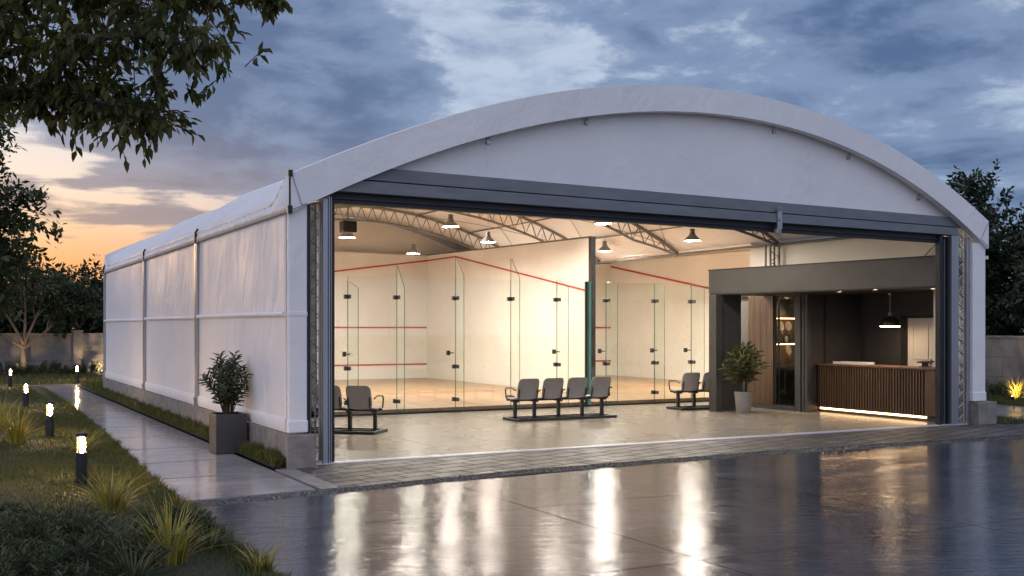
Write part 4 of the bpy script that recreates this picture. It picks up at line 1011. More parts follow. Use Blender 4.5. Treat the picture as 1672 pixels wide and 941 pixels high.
def bench(n=4, pitch=0.545):
    t = thing('bench_seating', '', 'bench')
    Wd = n * pitch
    xs = [(-Wd / 2 + pitch * (i + 0.5)) for i in range(n)]
    f = MB(); f.box((-Wd / 2, -0.07, 0.375), (Wd / 2, -0.01, 0.41)); f.box((-Wd / 2, 0.16, 0.375), (Wd / 2, 0.20, 0.41)); f.build('seat_beam', 'black', t, bevel=0.004)
    for x in [-Wd / 2 + 0.12] + [-Wd / 2 + pitch * i for i in range(1, n)] + [Wd / 2 - 0.08]:
        f = MB(); f.box((x - 0.028, 0.02, 0.045), (x + 0.028, 0.09, 0.375)); f.box((x - 0.025, -0.08, 0.35), (x + 0.025, 0.22, 0.376)); f.build('leg', 'black', t, bevel=0.004)
    f = MB(); f.box((-Wd / 2 - 0.02, -0.32, 0.0), (Wd / 2 + 0.05, -0.26, 0.05)); f.box((-Wd / 2 - 0.02, 0.26, 0.0), (Wd / 2 + 0.05, 0.32, 0.05)); f.box((-Wd / 2, 0.025, 0.0), (Wd / 2, 0.085, 0.045))
    f.box((-Wd / 2 - 0.02, -0.26, 0.002), (-Wd / 2 + 0.05, 0.26, 0.048)); f.box((Wd / 2 - 0.02, -0.26, 0.002), (Wd / 2 + 0.05, 0.26, 0.048)); f.build('base_frame', 'black', t, bevel=0.004)
    for x in xs:
        f = MB()
        shell(f, 0.46, 0.46, 0.07, 0.018, lambda a, s, dd: (x + a, -0.17 + s, 0.435 - 0.035 * math.sin(PI * min(1, s / 0.46) * 0.8) + dd + (0.02 if s > 0.4 else 0)), 0.022)
        f.build('seat', 'plastic_seat', t, smooth=True)
        f = MB()
        shell(f, 0.45, 0.40, 0.075, 0.03, lambda a, s, dd: (x + a, -0.185 - 0.16 * s - 0.22 * s * s + dd, 0.425 + s), 0.022)
        b = f.build('backrest', 'plastic_seat', t, smooth=True)
        f = MB()
        for sx in (-0.20, 0.20):
            f = MB(); f.tube([(x + sx, 0.1, 0.40), (x + sx, -0.14, 0.405), (x + sx, -0.205, 0.45), (x + sx, -0.24, 0.62)], 0.013, 6); f.build('bracket', 'black', t, smooth=True)
    for sx in (-Wd / 2 - 0.0, Wd / 2 + 0.0):
        f = MB(); f.tube([(sx, 0.20, 0.42), (sx, 0.235, 0.58), (sx, 0.20, 0.625), (sx, -0.05, 0.64), (sx, -0.20, 0.60)], 0.014, 7); f.build('armrest', 'black', t, smooth=True)
    for i in range(1, n):
        x = -Wd / 2 + pitch * i; f = MB(); f.tube([(x, 0.02, 0.41), (x, -0.12, 0.56), (x, -0.22, 0.60)], 0.012, 6); f.build('armrest', 'black', t, smooth=True)
    return t
b0 = bench()
b0.location = (10.86, 18.25, 0); b0.rotation_euler = (0, 0, R(-1.5)); b0['label'] = 'row of four grey seats in the middle of the lobby, backs to the viewer'
b0['group'] = 'rows of grey seats in the lobby'
b1 = copy_tree(b0); b1.location = side(-3.35, 18.55, 0); b1.rotation_euler = (0, 0, -R(28.19 + 14)); b1['label'] = 'row of grey seats beside the left jamb, partly hidden by it'
b2 = bench(3); b2['group'] = b0['group']; b2.location = (15.12, 19.02, 0); b2.rotation_euler = (0, 0, R(-3)); b2['label'] = 'row of grey seats running behind the kiosk, only its left end showing'

# ------------------------------------------------------------------ vegetation
def np_mesh(name, V, Fq, m_, parent=None, tri=False):
    me = bpy.data.meshes.new(name)
    off = Vector((0, 0, 0)); q = parent
    while q is not None: off += q.location; q = q.parent
    V = np.asarray(V, dtype=np.float32).reshape(-1, 3) - np.array(off, dtype=np.float32)
    k = 3 if tri else 4
    F_ = np.asarray(Fq, dtype=np.int32).reshape(-1, k)
    me.vertices.add(len(V)); me.vertices.foreach_set('co', V.ravel())
    me.loops.add(F_.size); me.loops.foreach_set('vertex_index', F_.ravel())
    me.polygons.add(len(F_)); me.polygons.foreach_set('loop_start', np.arange(0, F_.size, k, dtype=np.int32))
    me.polygons.foreach_set('loop_total', np.full(len(F_), k, dtype=np.int32))
    me.materials.append(M[m_]); me.update(); me.validate()
    o = bpy.data.objects.new(name, me); COL.objects.link(o)
    if parent: o.parent = parent
    return o
def unit(a): return a / np.maximum(1e-9, np.linalg.norm(a, axis=-1, keepdims=True))
def leaves(P, D, N, L, Wd, fold=0.25, curl=0.15):
    """leaf blades: base P, direction D, face normal N, length L, width Wd; each two folded halves of two quads"""
    P, D, N = map(np.asarray, (P, D, N)); D = unit(D); N = N - D * np.sum(N * D, -1, keepdims=True); N = unit(N); S = np.cross(D, N)
    L = np.asarray(L)[:, None]; Wd = np.asarray(Wd)[:, None]
    a = P; m1 = P + D * L * 0.38; m2 = P + D * L * 0.72 - N * L * curl * 0.4; tip = P + D * L - N * L * curl
    l1 = m1 + S * Wd * 0.5 + N * Wd * fold; r1 = m1 - S * Wd * 0.5 + N * Wd * fold
    l2 = m2 + S * Wd * 0.32 + N * Wd * fold * 0.6; r2 = m2 - S * Wd * 0.32 + N * Wd * fold * 0.6
    V = np.stack([a, l1, l2, tip, r2, r1], 1); n = len(P)
    b = (np.arange(n) * 6)[:, None]
    F_ = np.concatenate([b + np.array([[0, 1, 2, 3]]), b + np.array([[0, 3, 4, 5]])], 0)
    return V.reshape(-1, 3), F_
def quadleaves(P, D, N, L, Wd):
    P, D, N = map(np.asarray, (P, D, N)); D = unit(D); N = unit(N - D * np.sum(N * D, -1, keepdims=True)); S = np.cross(D, N)
    L = np.asarray(L)[:, None]; Wd = np.asarray(Wd)[:, None]
    V = np.stack([P, P + D * L * 0.5 + S * Wd * 0.5, P + D * L, P + D * L * 0.5 - S * Wd * 0.5], 1)
    return V.reshape(-1, 3), (np.arange(len(P)) * 4)[:, None] + np.array([[0, 1, 2, 3]])
def limb(mb, a, b, r0, r1, bend, R_, n=5, seg=6):
    a, b = Vector(a), Vector(b); d = b - a
    off = Vector((R_.uniform(-1, 1), R_.uniform(-1, 1), R_.uniform(-0.3, 0.8))) * d.length * bend
    pts = [a + d * (i / n) + off * math.sin(PI * i / n) for i in range(n + 1)]
    mb.tube(pts, [r0 + (r1 - r0) * i / n for i in range(n + 1)], seg, cap=True)
    return pts
def tree(label, base, trunk_h, crown, nleaf, leaf, mleaf, mbark, seed, nlimb=7, r0=0.09, group=None, fork=False, spray=26, name='tree'):
    """crown: list of (centre offset x,y,z, radius xyz) lobes reached by limbs"""
    R_ = random.Random(seed); nr = np.random.RandomState(seed)
    base = Vector(base)
    t = thing(name, label, 'tree', base, group)
    mb = MB(); top = base + Vector((R_.uniform(-0.1, 0.1), R_.uniform(-0.1, 0.1), trunk_h))
    mb.tube([base - Vector((0, 0, 0.05)), base + Vector((0.01, 0, trunk_h * 0.3)), base + (top - base) * 0.7 + Vector((0.03, 0.02, 0)), top], [r0 * 1.35, r0, r0 * 0.85, r0 * 0.75], 9)
    tips = []
    for (ox, oy, oz, rx, ry, rz) in crown:
        c = base + Vector((ox, oy, oz))
        pts = limb(mb, top if not fork else base + Vector((0, 0, trunk_h * R_.uniform(0.75, 1.0))), c, r0 * 0.6, r0 * 0.25, 0.1, R_)
        for j in range(nlimb):
            v = Vector((R_.gauss(0, 1), R_.gauss(0, 1), R_.gauss(0.1, 0.9))).normalized()
            e = c + Vector((v.x * rx, v.y * ry, v.z * rz)) * R_.uniform(0.45, 0.95)
            p2 = limb(mb, pts[R_.randint(2, 5)], e, r0 * 0.24, r0 * 0.07, 0.12, R_, 4, 5)
            tips += [p2[-1], p2[-2], p2[-3]]
            for q in range(3):
                e2 = Vector(p2[R_.randint(2, 4)]) + Vector((R_.gauss(0, 1) * rx, R_.gauss(0, 1) * ry, R_.gauss(0, 1) * rz)) * 0.30
                p3 = limb(mb, p2[2], e2, r0 * 0.1, r0 * 0.04, 0.1, R_, 3, 4); tips += [p3[-1], p3[-2]]
    mb.build('trunk', mbark, t, smooth=True)
    tips = np.array([tuple(p) for p in tips]); n = nleaf
    # leaves in small sprays: each spray a short twig with leaves down both sides
    ns = max(1, n // spray)
    ti = nr.randint(0, len(tips), ns)
    sc = np.mean([c[3] for c in crown])
    sp = tips[ti] + nr.normal(0, 0.13 * sc, (ns, 3))
    ctr = np.array(base) + np.array([np.mean([c[0] for c in crown]), np.mean([c[1] for c in crown]), np.mean([c[2] for c in crown])])
    sd = unit(unit(sp - ctr) + nr.normal(0, 0.6, (ns, 3)) + np.array([0, 0, 0.05]))
    k = np.tile(np.arange(spray), ns); si = np.repeat(np.arange(ns), spray)
    tlen = leaf * 3.2
    along = (k / spray)
    P = sp[si] + sd[si] * (along * tlen)[:, None] + nr.normal(0, leaf * 0.25, (ns * spray, 3))
    side_ = unit(np.cross(sd[si], nr.normal(0, 1, (ns * spray, 3))))
    D = unit(sd[si] * 0.7 + side_ * 0.9 + np.array([0, 0, -0.15]))
    N = unit(nr.normal(0, 0.6, (ns * spray, 3)) + np.array([0, 0, 1.0]))
    Ls = leaf * nr.uniform(0.6, 1.2, ns * spray)
    V, F_ = quadleaves(P, D, N, Ls, Ls * nr.uniform(0.38, 0.55, ns * spray))
    np_mesh('crown', V, F_, mleaf, t)
    return t

# lawn base and blades -------------------------------------------------
f = MB()
edge = [(2.10, -9)] + [(2.10, 11.3)] + [(p[0] - 0.01, p[1]) for p in pl[1:]] + [(2.72, 35.38)]
# gentle mound falling to the path
vv = []; fs = []; cols = [-30, -14, -8, -5, -3, -1.5, -0.4, 0.5, 1.2, 1.7]
NV = 90
for j in range(NV):
    y = -9 + (35.36 + 9) * j / (NV - 1); ex = 2.13 if y < 11.3 else pathx(y) - 0.005
    for i, x in enumerate(cols + [ex]):
        xx = min(x, ex - 0.05) if i < len(cols) else ex
        h = 0.015 + 0.09 * max(0, min(1, (ex - xx) / 1.6)) + 0.02 * math.sin(x * 1.3 + y * 0.7) * max(0, min(1, (ex - xx)))
        vv.append((xx, y, h))
nc = len(cols) + 1
f.add(vv, [(j * nc + i, j * nc + i + 1, (j + 1) * nc + i + 1, (j + 1) * nc + i) for j in range(NV - 1) for i in range(nc - 1)])
structure('lawn', f, 'ground', smooth=True)
f = MB(); f.add([(-30, 37.02, 0.01), (5.3, 37.02, 0.01), (5.3, 45, 0.03), (-30, 45, 0.03)], [(0, 1, 2, 3)]); f.add([(PR + 0.005, 13.4, 0.02), (3.93, 13.4, 0.08), (3.93, 35.3, 0.10), (PR + 0.005, 35.3, 0.02)], [(0, 1, 2, 3)])
f.add([(3.93, 31.2, 0.05), (6.7, 31.2, 0.05), (6.7, 35.3, 0.05), (3.93, 35.3, 0.05)], [(0, 1, 2, 3)])
f.add([(17.6, 13.2, 0.005), (18.55, 13.2, 0.005), (18.55, 30, 0.005), (17.6, 30, 0.005)], [(0, 1, 2, 3)]); f.add([(21.9, 12.6, 0.005), (24.5, 12.6, 0.03), (24.5, 30, 0.03), (21.9, 30, 0.005)], [(0, 1, 2, 3)])
structure('lawn_strip', f, 'ground')
f = MB(); slab_grid(f, [(18.56, 13.2), (21.89, 13.2), (21.89, 30), (18.56, 30)], 1, 8, 0.006, 0.003, 0.05); structure('side_path', f, 'path', fix=False)

nr = np.random.RandomState(3)
def lawn_h(x, y):
    ex = np.where(y < 11.3, 2.13, np.interp(y, [p[1] for p in pl], [p[0] for p in pl]))
    return 0.015 + 0.09 * np.clip((ex - x) / 1.6, 0, 1), ex
def blades(X, Y, Z, H, lean=0.5, wid=0.005):
    n = len(X); a = nr.uniform(0, 2 * PI, n); ln = nr.uniform(0.1, 1, n) * lean * H
    ca, sa = np.cos(a), np.sin(a); W = wid * nr.uniform(0.6, 1.3, n) * (0.6 + H * 4)
    b = nr.uniform(0, 2 * PI, n); pc, ps = np.cos(b), np.sin(b)
    P0 = np.stack([X - pc * W, Y - ps * W, Z], 1); P1 = np.stack([X + pc * W, Y + ps * W, Z], 1)
    mx = X + ca * ln * 0.35; my = Y + sa * ln * 0.35; mz = Z + H * 0.6
    P2 = np.stack([mx + pc * W * 0.7, my + ps * W * 0.7, mz], 1); P3 = np.stack([mx - pc * W * 0.7, my - ps * W * 0.7, mz], 1)
    T = np.stack([X + ca * ln, Y + sa * ln, Z + H * (1 - 0.25 * np.minimum(1, ln / H))], 1)
    V = np.stack([P0, P1, P2, P3, T], 1).reshape(-1, 3); b5 = (np.arange(n) * 5)[:, None]
    F_ = np.concatenate([b5 + np.array([[0, 1, 2]]), b5 + np.array([[0, 2, 3]]), b5 + np.array([[3, 2, 4]])], 0)
    return V, F_
def patchy(X, Y):
    return 0.65 + 0.35 * (np.sin(X * 2.1 + 1.3 * np.sin(Y * 1.7)) * np.sin(Y * 1.9 + 0.6 * np.sin(X * 2.9)))
Vs = []; Fs = []; base_i = 0
def addblades(X, Y, Z, H, **kw):
    global base_i
    V, F_ = blades(X, Y, Z, H, **kw); Vs.append(V); Fs.append(F_ + base_i); base_i += len(V)
# main lawn, dense near, sparser and coarser further off
for (y0, y1, n, h, wd) in ((6.2, 11, 42000, 0.06, 0.004), (11, 16, 42000, 0.055, 0.005), (16, 24, 34000, 0.06, 0.007), (24, 36, 22000, 0.07, 0.011)):
    Y = nr.uniform(y0, y1, n); X = 2.3 - (nr.uniform(0, 1, n) ** 1.25) * (6.0 + (y0 - 6) * 0.10)
    Z, ex = lawn_h(X, Y); k = X < ex - 0.01; X, Y, Z = X[k], Y[k], Z[k]
    addblades(X, Y, Z, h * nr.uniform(0.5, 1.5, len(X)) * patchy(X, Y), lean=0.8, wid=wd)
# ragged border along the path and forecourt
n = 15000; Y = nr.uniform(6.0, 35, n) ; Y = 6.0 + (Y - 6.0) * nr.uniform(0.3, 1, n); Z, ex = lawn_h(np.zeros(n), Y); X = ex - np.abs(nr.normal(0, 0.09, n)) - 0.0
addblades(X, Y, np.full(n, 0.02), nr.uniform(0.06, 0.19, n) * patchy(X * 3, Y * 3), lean=1.1, wid=0.004)
# strip between path and plinth
n = 13000; Y = 13.42 + 17.7 * nr.uniform(0, 1, n) ** 1.3; X = nr.uniform(PR + 0.01, 3.93, n)
addblades(X, Y, np.full(n, 0.04), nr.uniform(0.08, 0.23, n) * (0.6 + 0.5 * np.sin(Y * 3.3) ** 2), lean=0.9, wid=0.005)
n = 3500; Y = nr.uniform(31.2, 35.2, n); X = nr.uniform(3.8, 6.5, n); addblades(X, Y, np.full(n, 0.05), nr.uniform(0.06, 0.2, n), wid=0.012)
# far strip before the boundary wall, right-hand strips
n = 9000; Y = nr.uniform(37.05, 44.8, n); X = nr.uniform(-6, 5.2, n); addblades(X, Y, np.full(n, 0.02), nr.uniform(0.05, 0.13, n), wid=0.014)
n = 7000; Y = nr.uniform(13.25, 22, n); X = nr.uniform(17.62, 18.52, n); addblades(X, Y, np.full(n, 0.005), nr.uniform(0.04, 0.10, n), wid=0.008)
n = 9000; Y = nr.uniform(12.7, 24, n); X = nr.uniform(21.92, 24.4, n); addblades(X, Y, np.full(n, 0.01), nr.uniform(0.05, 0.13, n), wid=0.010)
o = np_mesh('grass', np.concatenate(Vs), np.concatenate(Fs), 'grass', None, tri=True)
o['kind'] = 'stuff'; o['label'] = 'short green lawn grass along the path and walls'; o['category'] = 'grass'

def tuft(label, loc, n, h, spread, seed, m_='grass_tall', group='ornamental grass clumps in the garden', wid=0.0085, dry=0.2):
    r = np.random.RandomState(seed); loc = Vector(loc)
    t = thing('ornamental_grass', label, 'grass clump', loc, group)
    for part, mm, cnt in (('blades', m_, int(n * (1 - dry))), ('dry_stems', 'grass_dry', int(n * dry))):
        Vv = []; Ff = []; K = 6
        a = r.uniform(0, 2 * PI, cnt); H = h * r.uniform(0.45, 1.1, cnt); out = spread * r.uniform(0.1, 1.0, cnt); b0_ = r.uniform(0, 0.12, cnt)
        w0 = wid * r.uniform(0.6, 1.2, cnt)
        for i in range(cnt):
            ca, sa = math.cos(a[i]), math.sin(a[i]); pts = []
            droop = r.uniform(0.0, 0.35)
            for j in range(K + 1):
                s_ = j / K; rad = b0_[i] + out[i] * s_ ** 1.8; z = H[i] * (s_ - droop * s_ ** 3)
                pts.append((loc.x + ca * rad, loc.y + sa * rad, loc.z + z))
            o_ = len(Vv); wv = r.uniform(0, PI); px, py = math.cos(a[i] + PI / 2 + 0.5 * math.sin(wv)), math.sin(a[i] + PI / 2 + 0.5 * math.sin(wv))
            for j, p in enumerate(pts):
                ww = w0[i] * (1 - (j / K) ** 1.6) + 0.0006
                Vv += [(p[0] - px * ww, p[1] - py * ww, p[2]), (p[0] + px * ww, p[1] + py * ww, p[2])]
            Ff += [(o_ + 2 * j, o_ + 2 * j + 1, o_ + 2 * j + 3, o_ + 2 * j + 2) for j in range(K)]
        np_mesh(part, Vv, Ff, mm, t)
    return t
tuft('tall bright grass clump beside the second bollard from the front', (0.98, 17.2, 0.10), 170, 0.62, 0.55, 11)
tuft('tall bright grass clump between the nearest bollard and the forecourt corner', (1.40, 10.55, 0.08), 150, 0.42, 0.42, 12)
tuft('largest grass clump at the bottom edge, spilling towards the forecourt', (1.50, 8.15, 0.05), 150, 0.50, 0.50, 13)
tuft('low grass clump beside the path, behind the nearest bollard', (1.75, 16.1, 0.05), 110, 0.36, 0.40, 14)
tuft('small grass clump leaning over the forecourt at the bottom edge', (2.05, 7.75, 0.02), 40, 0.24, 0.30, 15)
tuft('yellow-green grass clump beyond the second bollard', (0.9, 20.5, 0.1), 110, 0.55, 0.5, 16)
tuft('thin dry grass at the lawn corner by the pebble drain', (2.02, 10.6, 0.02), 40, 0.26, 0.26, 17, dry=0.6)
tuft('glowing grass clump around the ground uplight by the right wall', (23.75, 17.55, 0.02), 150, 0.62, 0.55, 18, wid=0.009)
tuft('grass clump at the foot of the right wall, next to the hall', (23.9, 19.2, 0.02), 120, 0.6, 0.5, 19, wid=0.009)
tuft('grass clump at the right edge, before the boundary wall', (24.0, 16.3, 0.02), 120, 0.6, 0.5, 20, wid=0.009)

for i, (x, y, n_, h_, sp_, lb) in enumerate([(0.95, 9.25, 90, 0.36, 0.45, 'dark green sedge in the bed left of the nearest bollard foot'), (0.35, 8.05, 90, 0.34, 0.45, 'dark green sedge near the bottom left corner'), (1.25, 8.9, 80, 0.30, 0.42, 'dark green sedge between the two bright front clumps'), (1.85, 9.6, 60, 0.22, 0.32, 'dark green sedge on the lawn edge above the forecourt'), (1.15, 7.6, 90, 0.34, 0.45, 'dark green sedge cut off by the bottom edge'), (1.9, 8.6, 60, 0.22, 0.30, 'dark green sedge right of the largest grass clump'), (0.1, 9.6, 70, 0.30, 0.4, 'dark green sedge at the left end of the bed')]):
    tuft(lb, (x, y, 0.05), n_, h_, sp_, 200 + i, 'leaf_shrub', wid=0.007, dry=0.25)

def shrub(label, loc, rad, h, nstem, nleaf, leaf, seed, m_='leaf_shrub', group=None, narrow=0.3, name='shrub'):
    r = np.random.RandomState(seed); loc = Vector(loc); R_ = random.Random(seed)
    t = thing(name, label, 'shrub', loc, group)
    mb = MB(); P = []; D = []; per = max(4, nleaf // nstem)
    for i in range(nstem):
        a = R_.uniform(0, 2 * PI); q = rad * math.sqrt(R_.random()); b0_ = loc + Vector((math.cos(a) * q * 0.6, math.sin(a) * q * 0.6, 0))
        H = h * R_.uniform(0.5, 1.0) * (1 - 0.45 * (q / rad) ** 2)
        e = b0_ + Vector((math.cos(a) * q * 0.6 + R_.gauss(0, 0.05), math.sin(a) * q * 0.6 + R_.gauss(0, 0.05), H))
        pts = limb(mb, b0_, e, 0.006, 0.0025, 0.10, R_, 4, 4)
        for j in range(per):
            s_ = 0.15 + 0.85 * j / per; k = min(3, int(s_ * 4)); fr = s_ * 4 - k
            p = pts[k] * (1 - fr) + pts[k + 1] * fr
            an = j * 2.4 + i
            P.append(tuple(p)); D.append((math.cos(an), math.sin(an), 0.55 + 0.5 * s_))
    mb.build('stems', 'bark', t)
    n = len(P); D = np.array(D) + r.normal(0, 0.25, (n, 3)); N = r.normal(0, 0.4, (n, 3)) + np.array([0, 0, 1])
    Ls = leaf * r.uniform(0.6, 1.25, n); V, F_ = leaves(P, D, N, Ls, Ls * narrow)
    np_mesh('foliage', V, F_, m_, t)
    return t
GS = 'leafy shrubs in the foreground bed'
for i, (x, y, rd, h, lb) in enumerate([(0.25, 8.6, 0.55, 0.42, 'dark leafy shrub at the bottom left corner of the garden'), (0.75, 9.5, 0.5, 0.34, 'dark leafy shrub in the bed, just before the nearest bollard'), (0.95, 8.2, 0.5, 0.36, 'dark leafy shrub at the bottom edge, left of the largest grass clump'), (0.0, 10.2, 0.55, 0.34, 'low shrub at the left edge, in front of the lawn'), (1.72, 9.25, 0.36, 0.22, 'low ground shrub at the edge of the forecourt'), (-0.35, 9.2, 0.6, 0.44, 'taller shrub at the far left edge of the foreground bed'), (0.45, 7.6, 0.5, 0.34, 'shrub cut off by the bottom edge')]):
    shrub(lb, (x, y, 0.06), rd, h, 46, 1500, 0.075, 40 + i, group=GS, narrow=0.22)
GW = 'shrubs along the foot of the boundary walls'
for i in range(13):
    x = -3.6 + 0.72 * i
    pos = ['at the left edge of the photo', 'just left of the lit trunk', 'behind the far left bollard', 'near the lit trunk', 'right of the lit trunk', 'under the middle of the left wall', 'between lit trunk and wall pier', 'left of the wall pier', 'close to the wall pier', 'at the wall pier', 'right of the wall pier', 'next to the hall corner', 'hidden at the hall corner'][i]
    shrub('low shrub at the foot of the left wall, ' + pos, (x, 44.2 + 0.3 * math.sin(i * 2.1), 0.02), 0.5, 0.42 + 0.22 * math.sin(i * 1.7) ** 2, 22, 500, 0.11, 60 + i, 'leaf_shrub', GW, 0.35)
for i, (x, y) in enumerate([(24.1, 21.2), (24.0, 20.1), (24.1, 18.5), (24.15, 15.2)]):
    shrub('low shrub at the foot of the right wall, ' + ['farthest back', 'next to the hall plinth', 'behind the uplight', 'at the right edge of the photo'][i], (x, y, 0.02), 0.45, 0.45, 24, 560, 0.09, 80 + i, 'leaf_shrub', GW, 0.35)

# potted plants ----------------------------------------------------------
def potted(t, c, h, rad, nstem, per, leaf, seed, m_, narrow=0.24):
    R_ = random.Random(seed); r = np.random.RandomState(seed); c = Vector(c)
    mb = MB(); P = []; D = []; Nn = []
    for i in range(nstem):
        a = 2 * PI * i / nstem + R_.uniform(-0.3, 0.3); q = rad * (0.25 + 0.75 * ((i * 0.618) % 1.0)); H = h * (1.0 - 0.5 * (q / rad) ** 1.4) * R_.uniform(0.9, 1.05)
        b0_ = c + Vector((math.cos(a) * 0.05, math.sin(a) * 0.05, 0)); e = c + Vector((math.cos(a) * q, math.sin(a) * q, H))
        mid = b0_ + (e - b0_) * 0.5 - Vector((math.cos(a), math.sin(a), 0)) * q * 0.18
        pts = [b0_, b0_ + (mid - b0_) * 0.5, mid, mid + (e - mid) * 0.55, e]
        mb.tube(pts, [0.009, 0.008, 0.006, 0.005, 0.003], 6)
        for j in range(per):
            s_ = 0.28 + 0.72 * (j + 0.5) / per; k = min(3, int(s_ * 4)); fr = s_ * 4 - k; p = pts[k] * (1 - fr) + pts[k + 1] * fr
            ax = (pts[k + 1] - pts[k]).normalized(); sd = ax.cross(Vector((math.cos(j * 2.4), math.sin(j * 2.4), 0.2))).normalized()
            P.append(tuple(p)); D.append(tuple(sd * 1.0 + ax * (0.55 + 0.5 * s_) + Vector((0, 0, -0.05)))); Nn.append(tuple(ax + Vector((0, 0, 0.3))))
    mb.build('stems', 'bark', t, smooth=True)
    n = len(P); Ls = leaf * r.uniform(0.7, 1.2, n)
    V, F_ = leaves(P, np.array(D) + r.normal(0, 0.12, (n, 3)), np.array(Nn) + r.normal(0, 0.2, (n, 3)), Ls, Ls * narrow, 0.18, 0.22)
    np_mesh('foliage', V, F_, m_, t)
t = thing('potted_plant', 'leafy shrub in a square charcoal planter beside the white side wall', 'potted plant', (3.66, 15.55, 0.01))
f = MB(); a0, a1, c0, c1, th = 3.445, 3.885, 15.32, 15.78, 0.02; zt = 0.57
f.box((a0, c0, 0.008), (a1, c0 + th, zt)); f.box((a0, c1 - th, 0.008), (a1, c1, zt)); f.box((a0, c0 + th, 0.008), (a0 + th, c1 - th, zt)); f.box((a1 - th, c0 + th, 0.008), (a1, c1 - th, zt)); f.box((a0 + th, c0 + th, 0.01), (a1 - th, c1 - th, 0.03))
f.build('planter', 'planter_dark', t, bevel=0.006)
f = MB(); f.box((a0 + th, c0 + th, 0.4), (a1 - th, c1 - th, 0.53)); f.build('soil', 'soil', t)
potted(t, (3.665, 15.55, 0.53), 0.95, 0.40, 30, 34, 0.115, 5, 'leaf_potdark', 0.28)
t = thing('potted_plant', 'tall leafy plant in a round grey pot before the kiosk', 'potted plant', (15.02, 17.62, 0))
f = MB(); f.lathe([(0.0, 0.0), (0.145, 0.0), (0.155, 0.02), (0.195, 0.44), (0.195, 0.455), (0.178, 0.455), (0.17, 0.38)], (15.02, 17.62, 0), 32); f.build('pot', 'planter_grey', t, smooth=True)
f = MB(); f.lathe([(0.0, 0.41), (0.174, 0.41)], (15.02, 17.62, 0), 24); f.build('soil', 'soil', t, fix=False)
potted(t, (15.02, 17.62, 0.41), 1.15, 0.44, 18, 24, 0.21, 9, 'leaf_pot', 0.17)

# ------------------------------------------------------------------ bollards, uplights
def bollard():
    t = thing('bollard_light', '', 'bollard light')
    f = MB(); f.lathe([(0.0, 0.0), (0.062, 0.0), (0.062, 0.405), (0.056, 0.41), (0.0, 0.41)], n=20); f.build('post', 'black', t, smooth=True)
    f = MB(); f.lathe([(0.0, 0.585), (0.064, 0.585), (0.064, 0.615), (0.058, 0.622), (0.0, 0.622)], n=20)
    f.build('cap', 'black', t, smooth=True)
    f = MB()
    for j in range(4):
        a = PI / 4 + j * PI / 2; x, y = 0.054 * math.cos(a), 0.054 * math.sin(a); f.tube([(x, y, 0.40), (x, y, 0.59)], 0.0045, 6)
    f.build('cage_bar', 'black', t)
    f = MB(); f.lathe([(0.0, 0.412), (0.018, 0.412), (0.018, 0.583), (0.0, 0.583)], n=14); f.build('lamp_tube', 'bollard_lit', t, smooth=True)
    f = MB(); f.lathe([(0.050, 0.411), (0.050, 0.584)], n=20); f.build('lens', 'lens', t, smooth=True, fix=False)
    return t
bo = bollard(); GB = 'lit black bollards along the path'
for i, (x, y, z, s_, lb) in enumerate([(1.37, 12.62, 0.02, 1.0, 'lit black bollard nearest the viewer, the largest of the row'), (1.51, 18.19, 0.02, 1.0, 'lit black bollard second from the front, next to the tall bright grass'), (1.62, 25.25, 0.0, 1.0, 'lit black bollard third from the front, cut off below by the grass'), (1.80, 34.6, 0.0, 1.0, 'small lit bollard at the far left by the lit trunk'), (3.93, 37.4, 0.0, 0.95, 'small lit bollard at the end of the path by the hall corner')]):
    o = bo if i == 0 else copy_tree(bo); o.location = (x, y, z); o.scale = (s_,) * 3; o['label'] = lb; o['group'] = GB
def uplight(label, loc, aim, power, size=95):
    t = thing('ground_uplight', label, 'uplight', loc, 'ground uplights by the walls'); x, y, z = loc
    f = MB(); f.lathe([(0.0, 0.0), (0.05, 0.0), (0.05, 0.09), (0.056, 0.10), (0.045, 0.10), (0.042, 0.06)], loc, 16); f.build('housing', 'black', t, smooth=True)
    f = MB(); f.lathe([(0.0, 0.066), (0.042, 0.066)], loc, 16); f.build('lens', 'uplight_lit', t, fix=False)
    spot('uplight beam', (x, y, z + 0.11), aim, power, size, (1, 0.66, 0.34), 0.8, 0.03)
uplight('small ground uplight glowing before the right wall', (23.3, 17.36, 0.02), (25.5, 17.3, 1.1), 90, 120)
uplight('ground uplight hidden in the shrubs below the lit trunk', (2.6, 43.3, 0.05), (2.75, 44.2, 0.9), 70, 60)
uplight('ground uplight hidden in the shrubs by the wall pier', (5.5, 43.9, 0.05), (5.5, 45.2, 0.9), 130, 110)


# ------------------------------------------------------------------ boundary walls
t = thing('boundary_wall', 'long grey block wall with piers behind the garden at the left', 'wall', (0, 45.1, 0))
f = MB(); f.box((-16, 45.0, -0.05), (12, 45.18, 1.55)); f.build('wall_panel', 'block', t)
f = MB(); f.box((-16, 44.97, 1.551), (12, 45.21, 1.60)); f.build('coping', 'concrete', t)
for x in (-10.2, -5.2, -0.25, 4.74, 9.7):
    f = MB(); f.box((x - 0.17, 44.90, -0.05), (x + 0.17, 45.26, 1.66)); f.box((x - 0.21, 44.86, 1.66), (x + 0.21, 45.30, 1.72)); f.build('pier', 'concrete', t, bevel=0.01)
t = thing('boundary_wall', 'grey block wall with a pier at the right edge, washed by an uplight', 'wall', (24.7, 20, 0))
f = MB(); f.box((24.6, 5, -0.05), (24.8, 45, 1.55)); f.build('wall_panel', 'block', t)
f = MB(); f.box((24.57, 5, 1.551), (24.83, 45, 1.60)); f.build('coping', 'concrete', t)
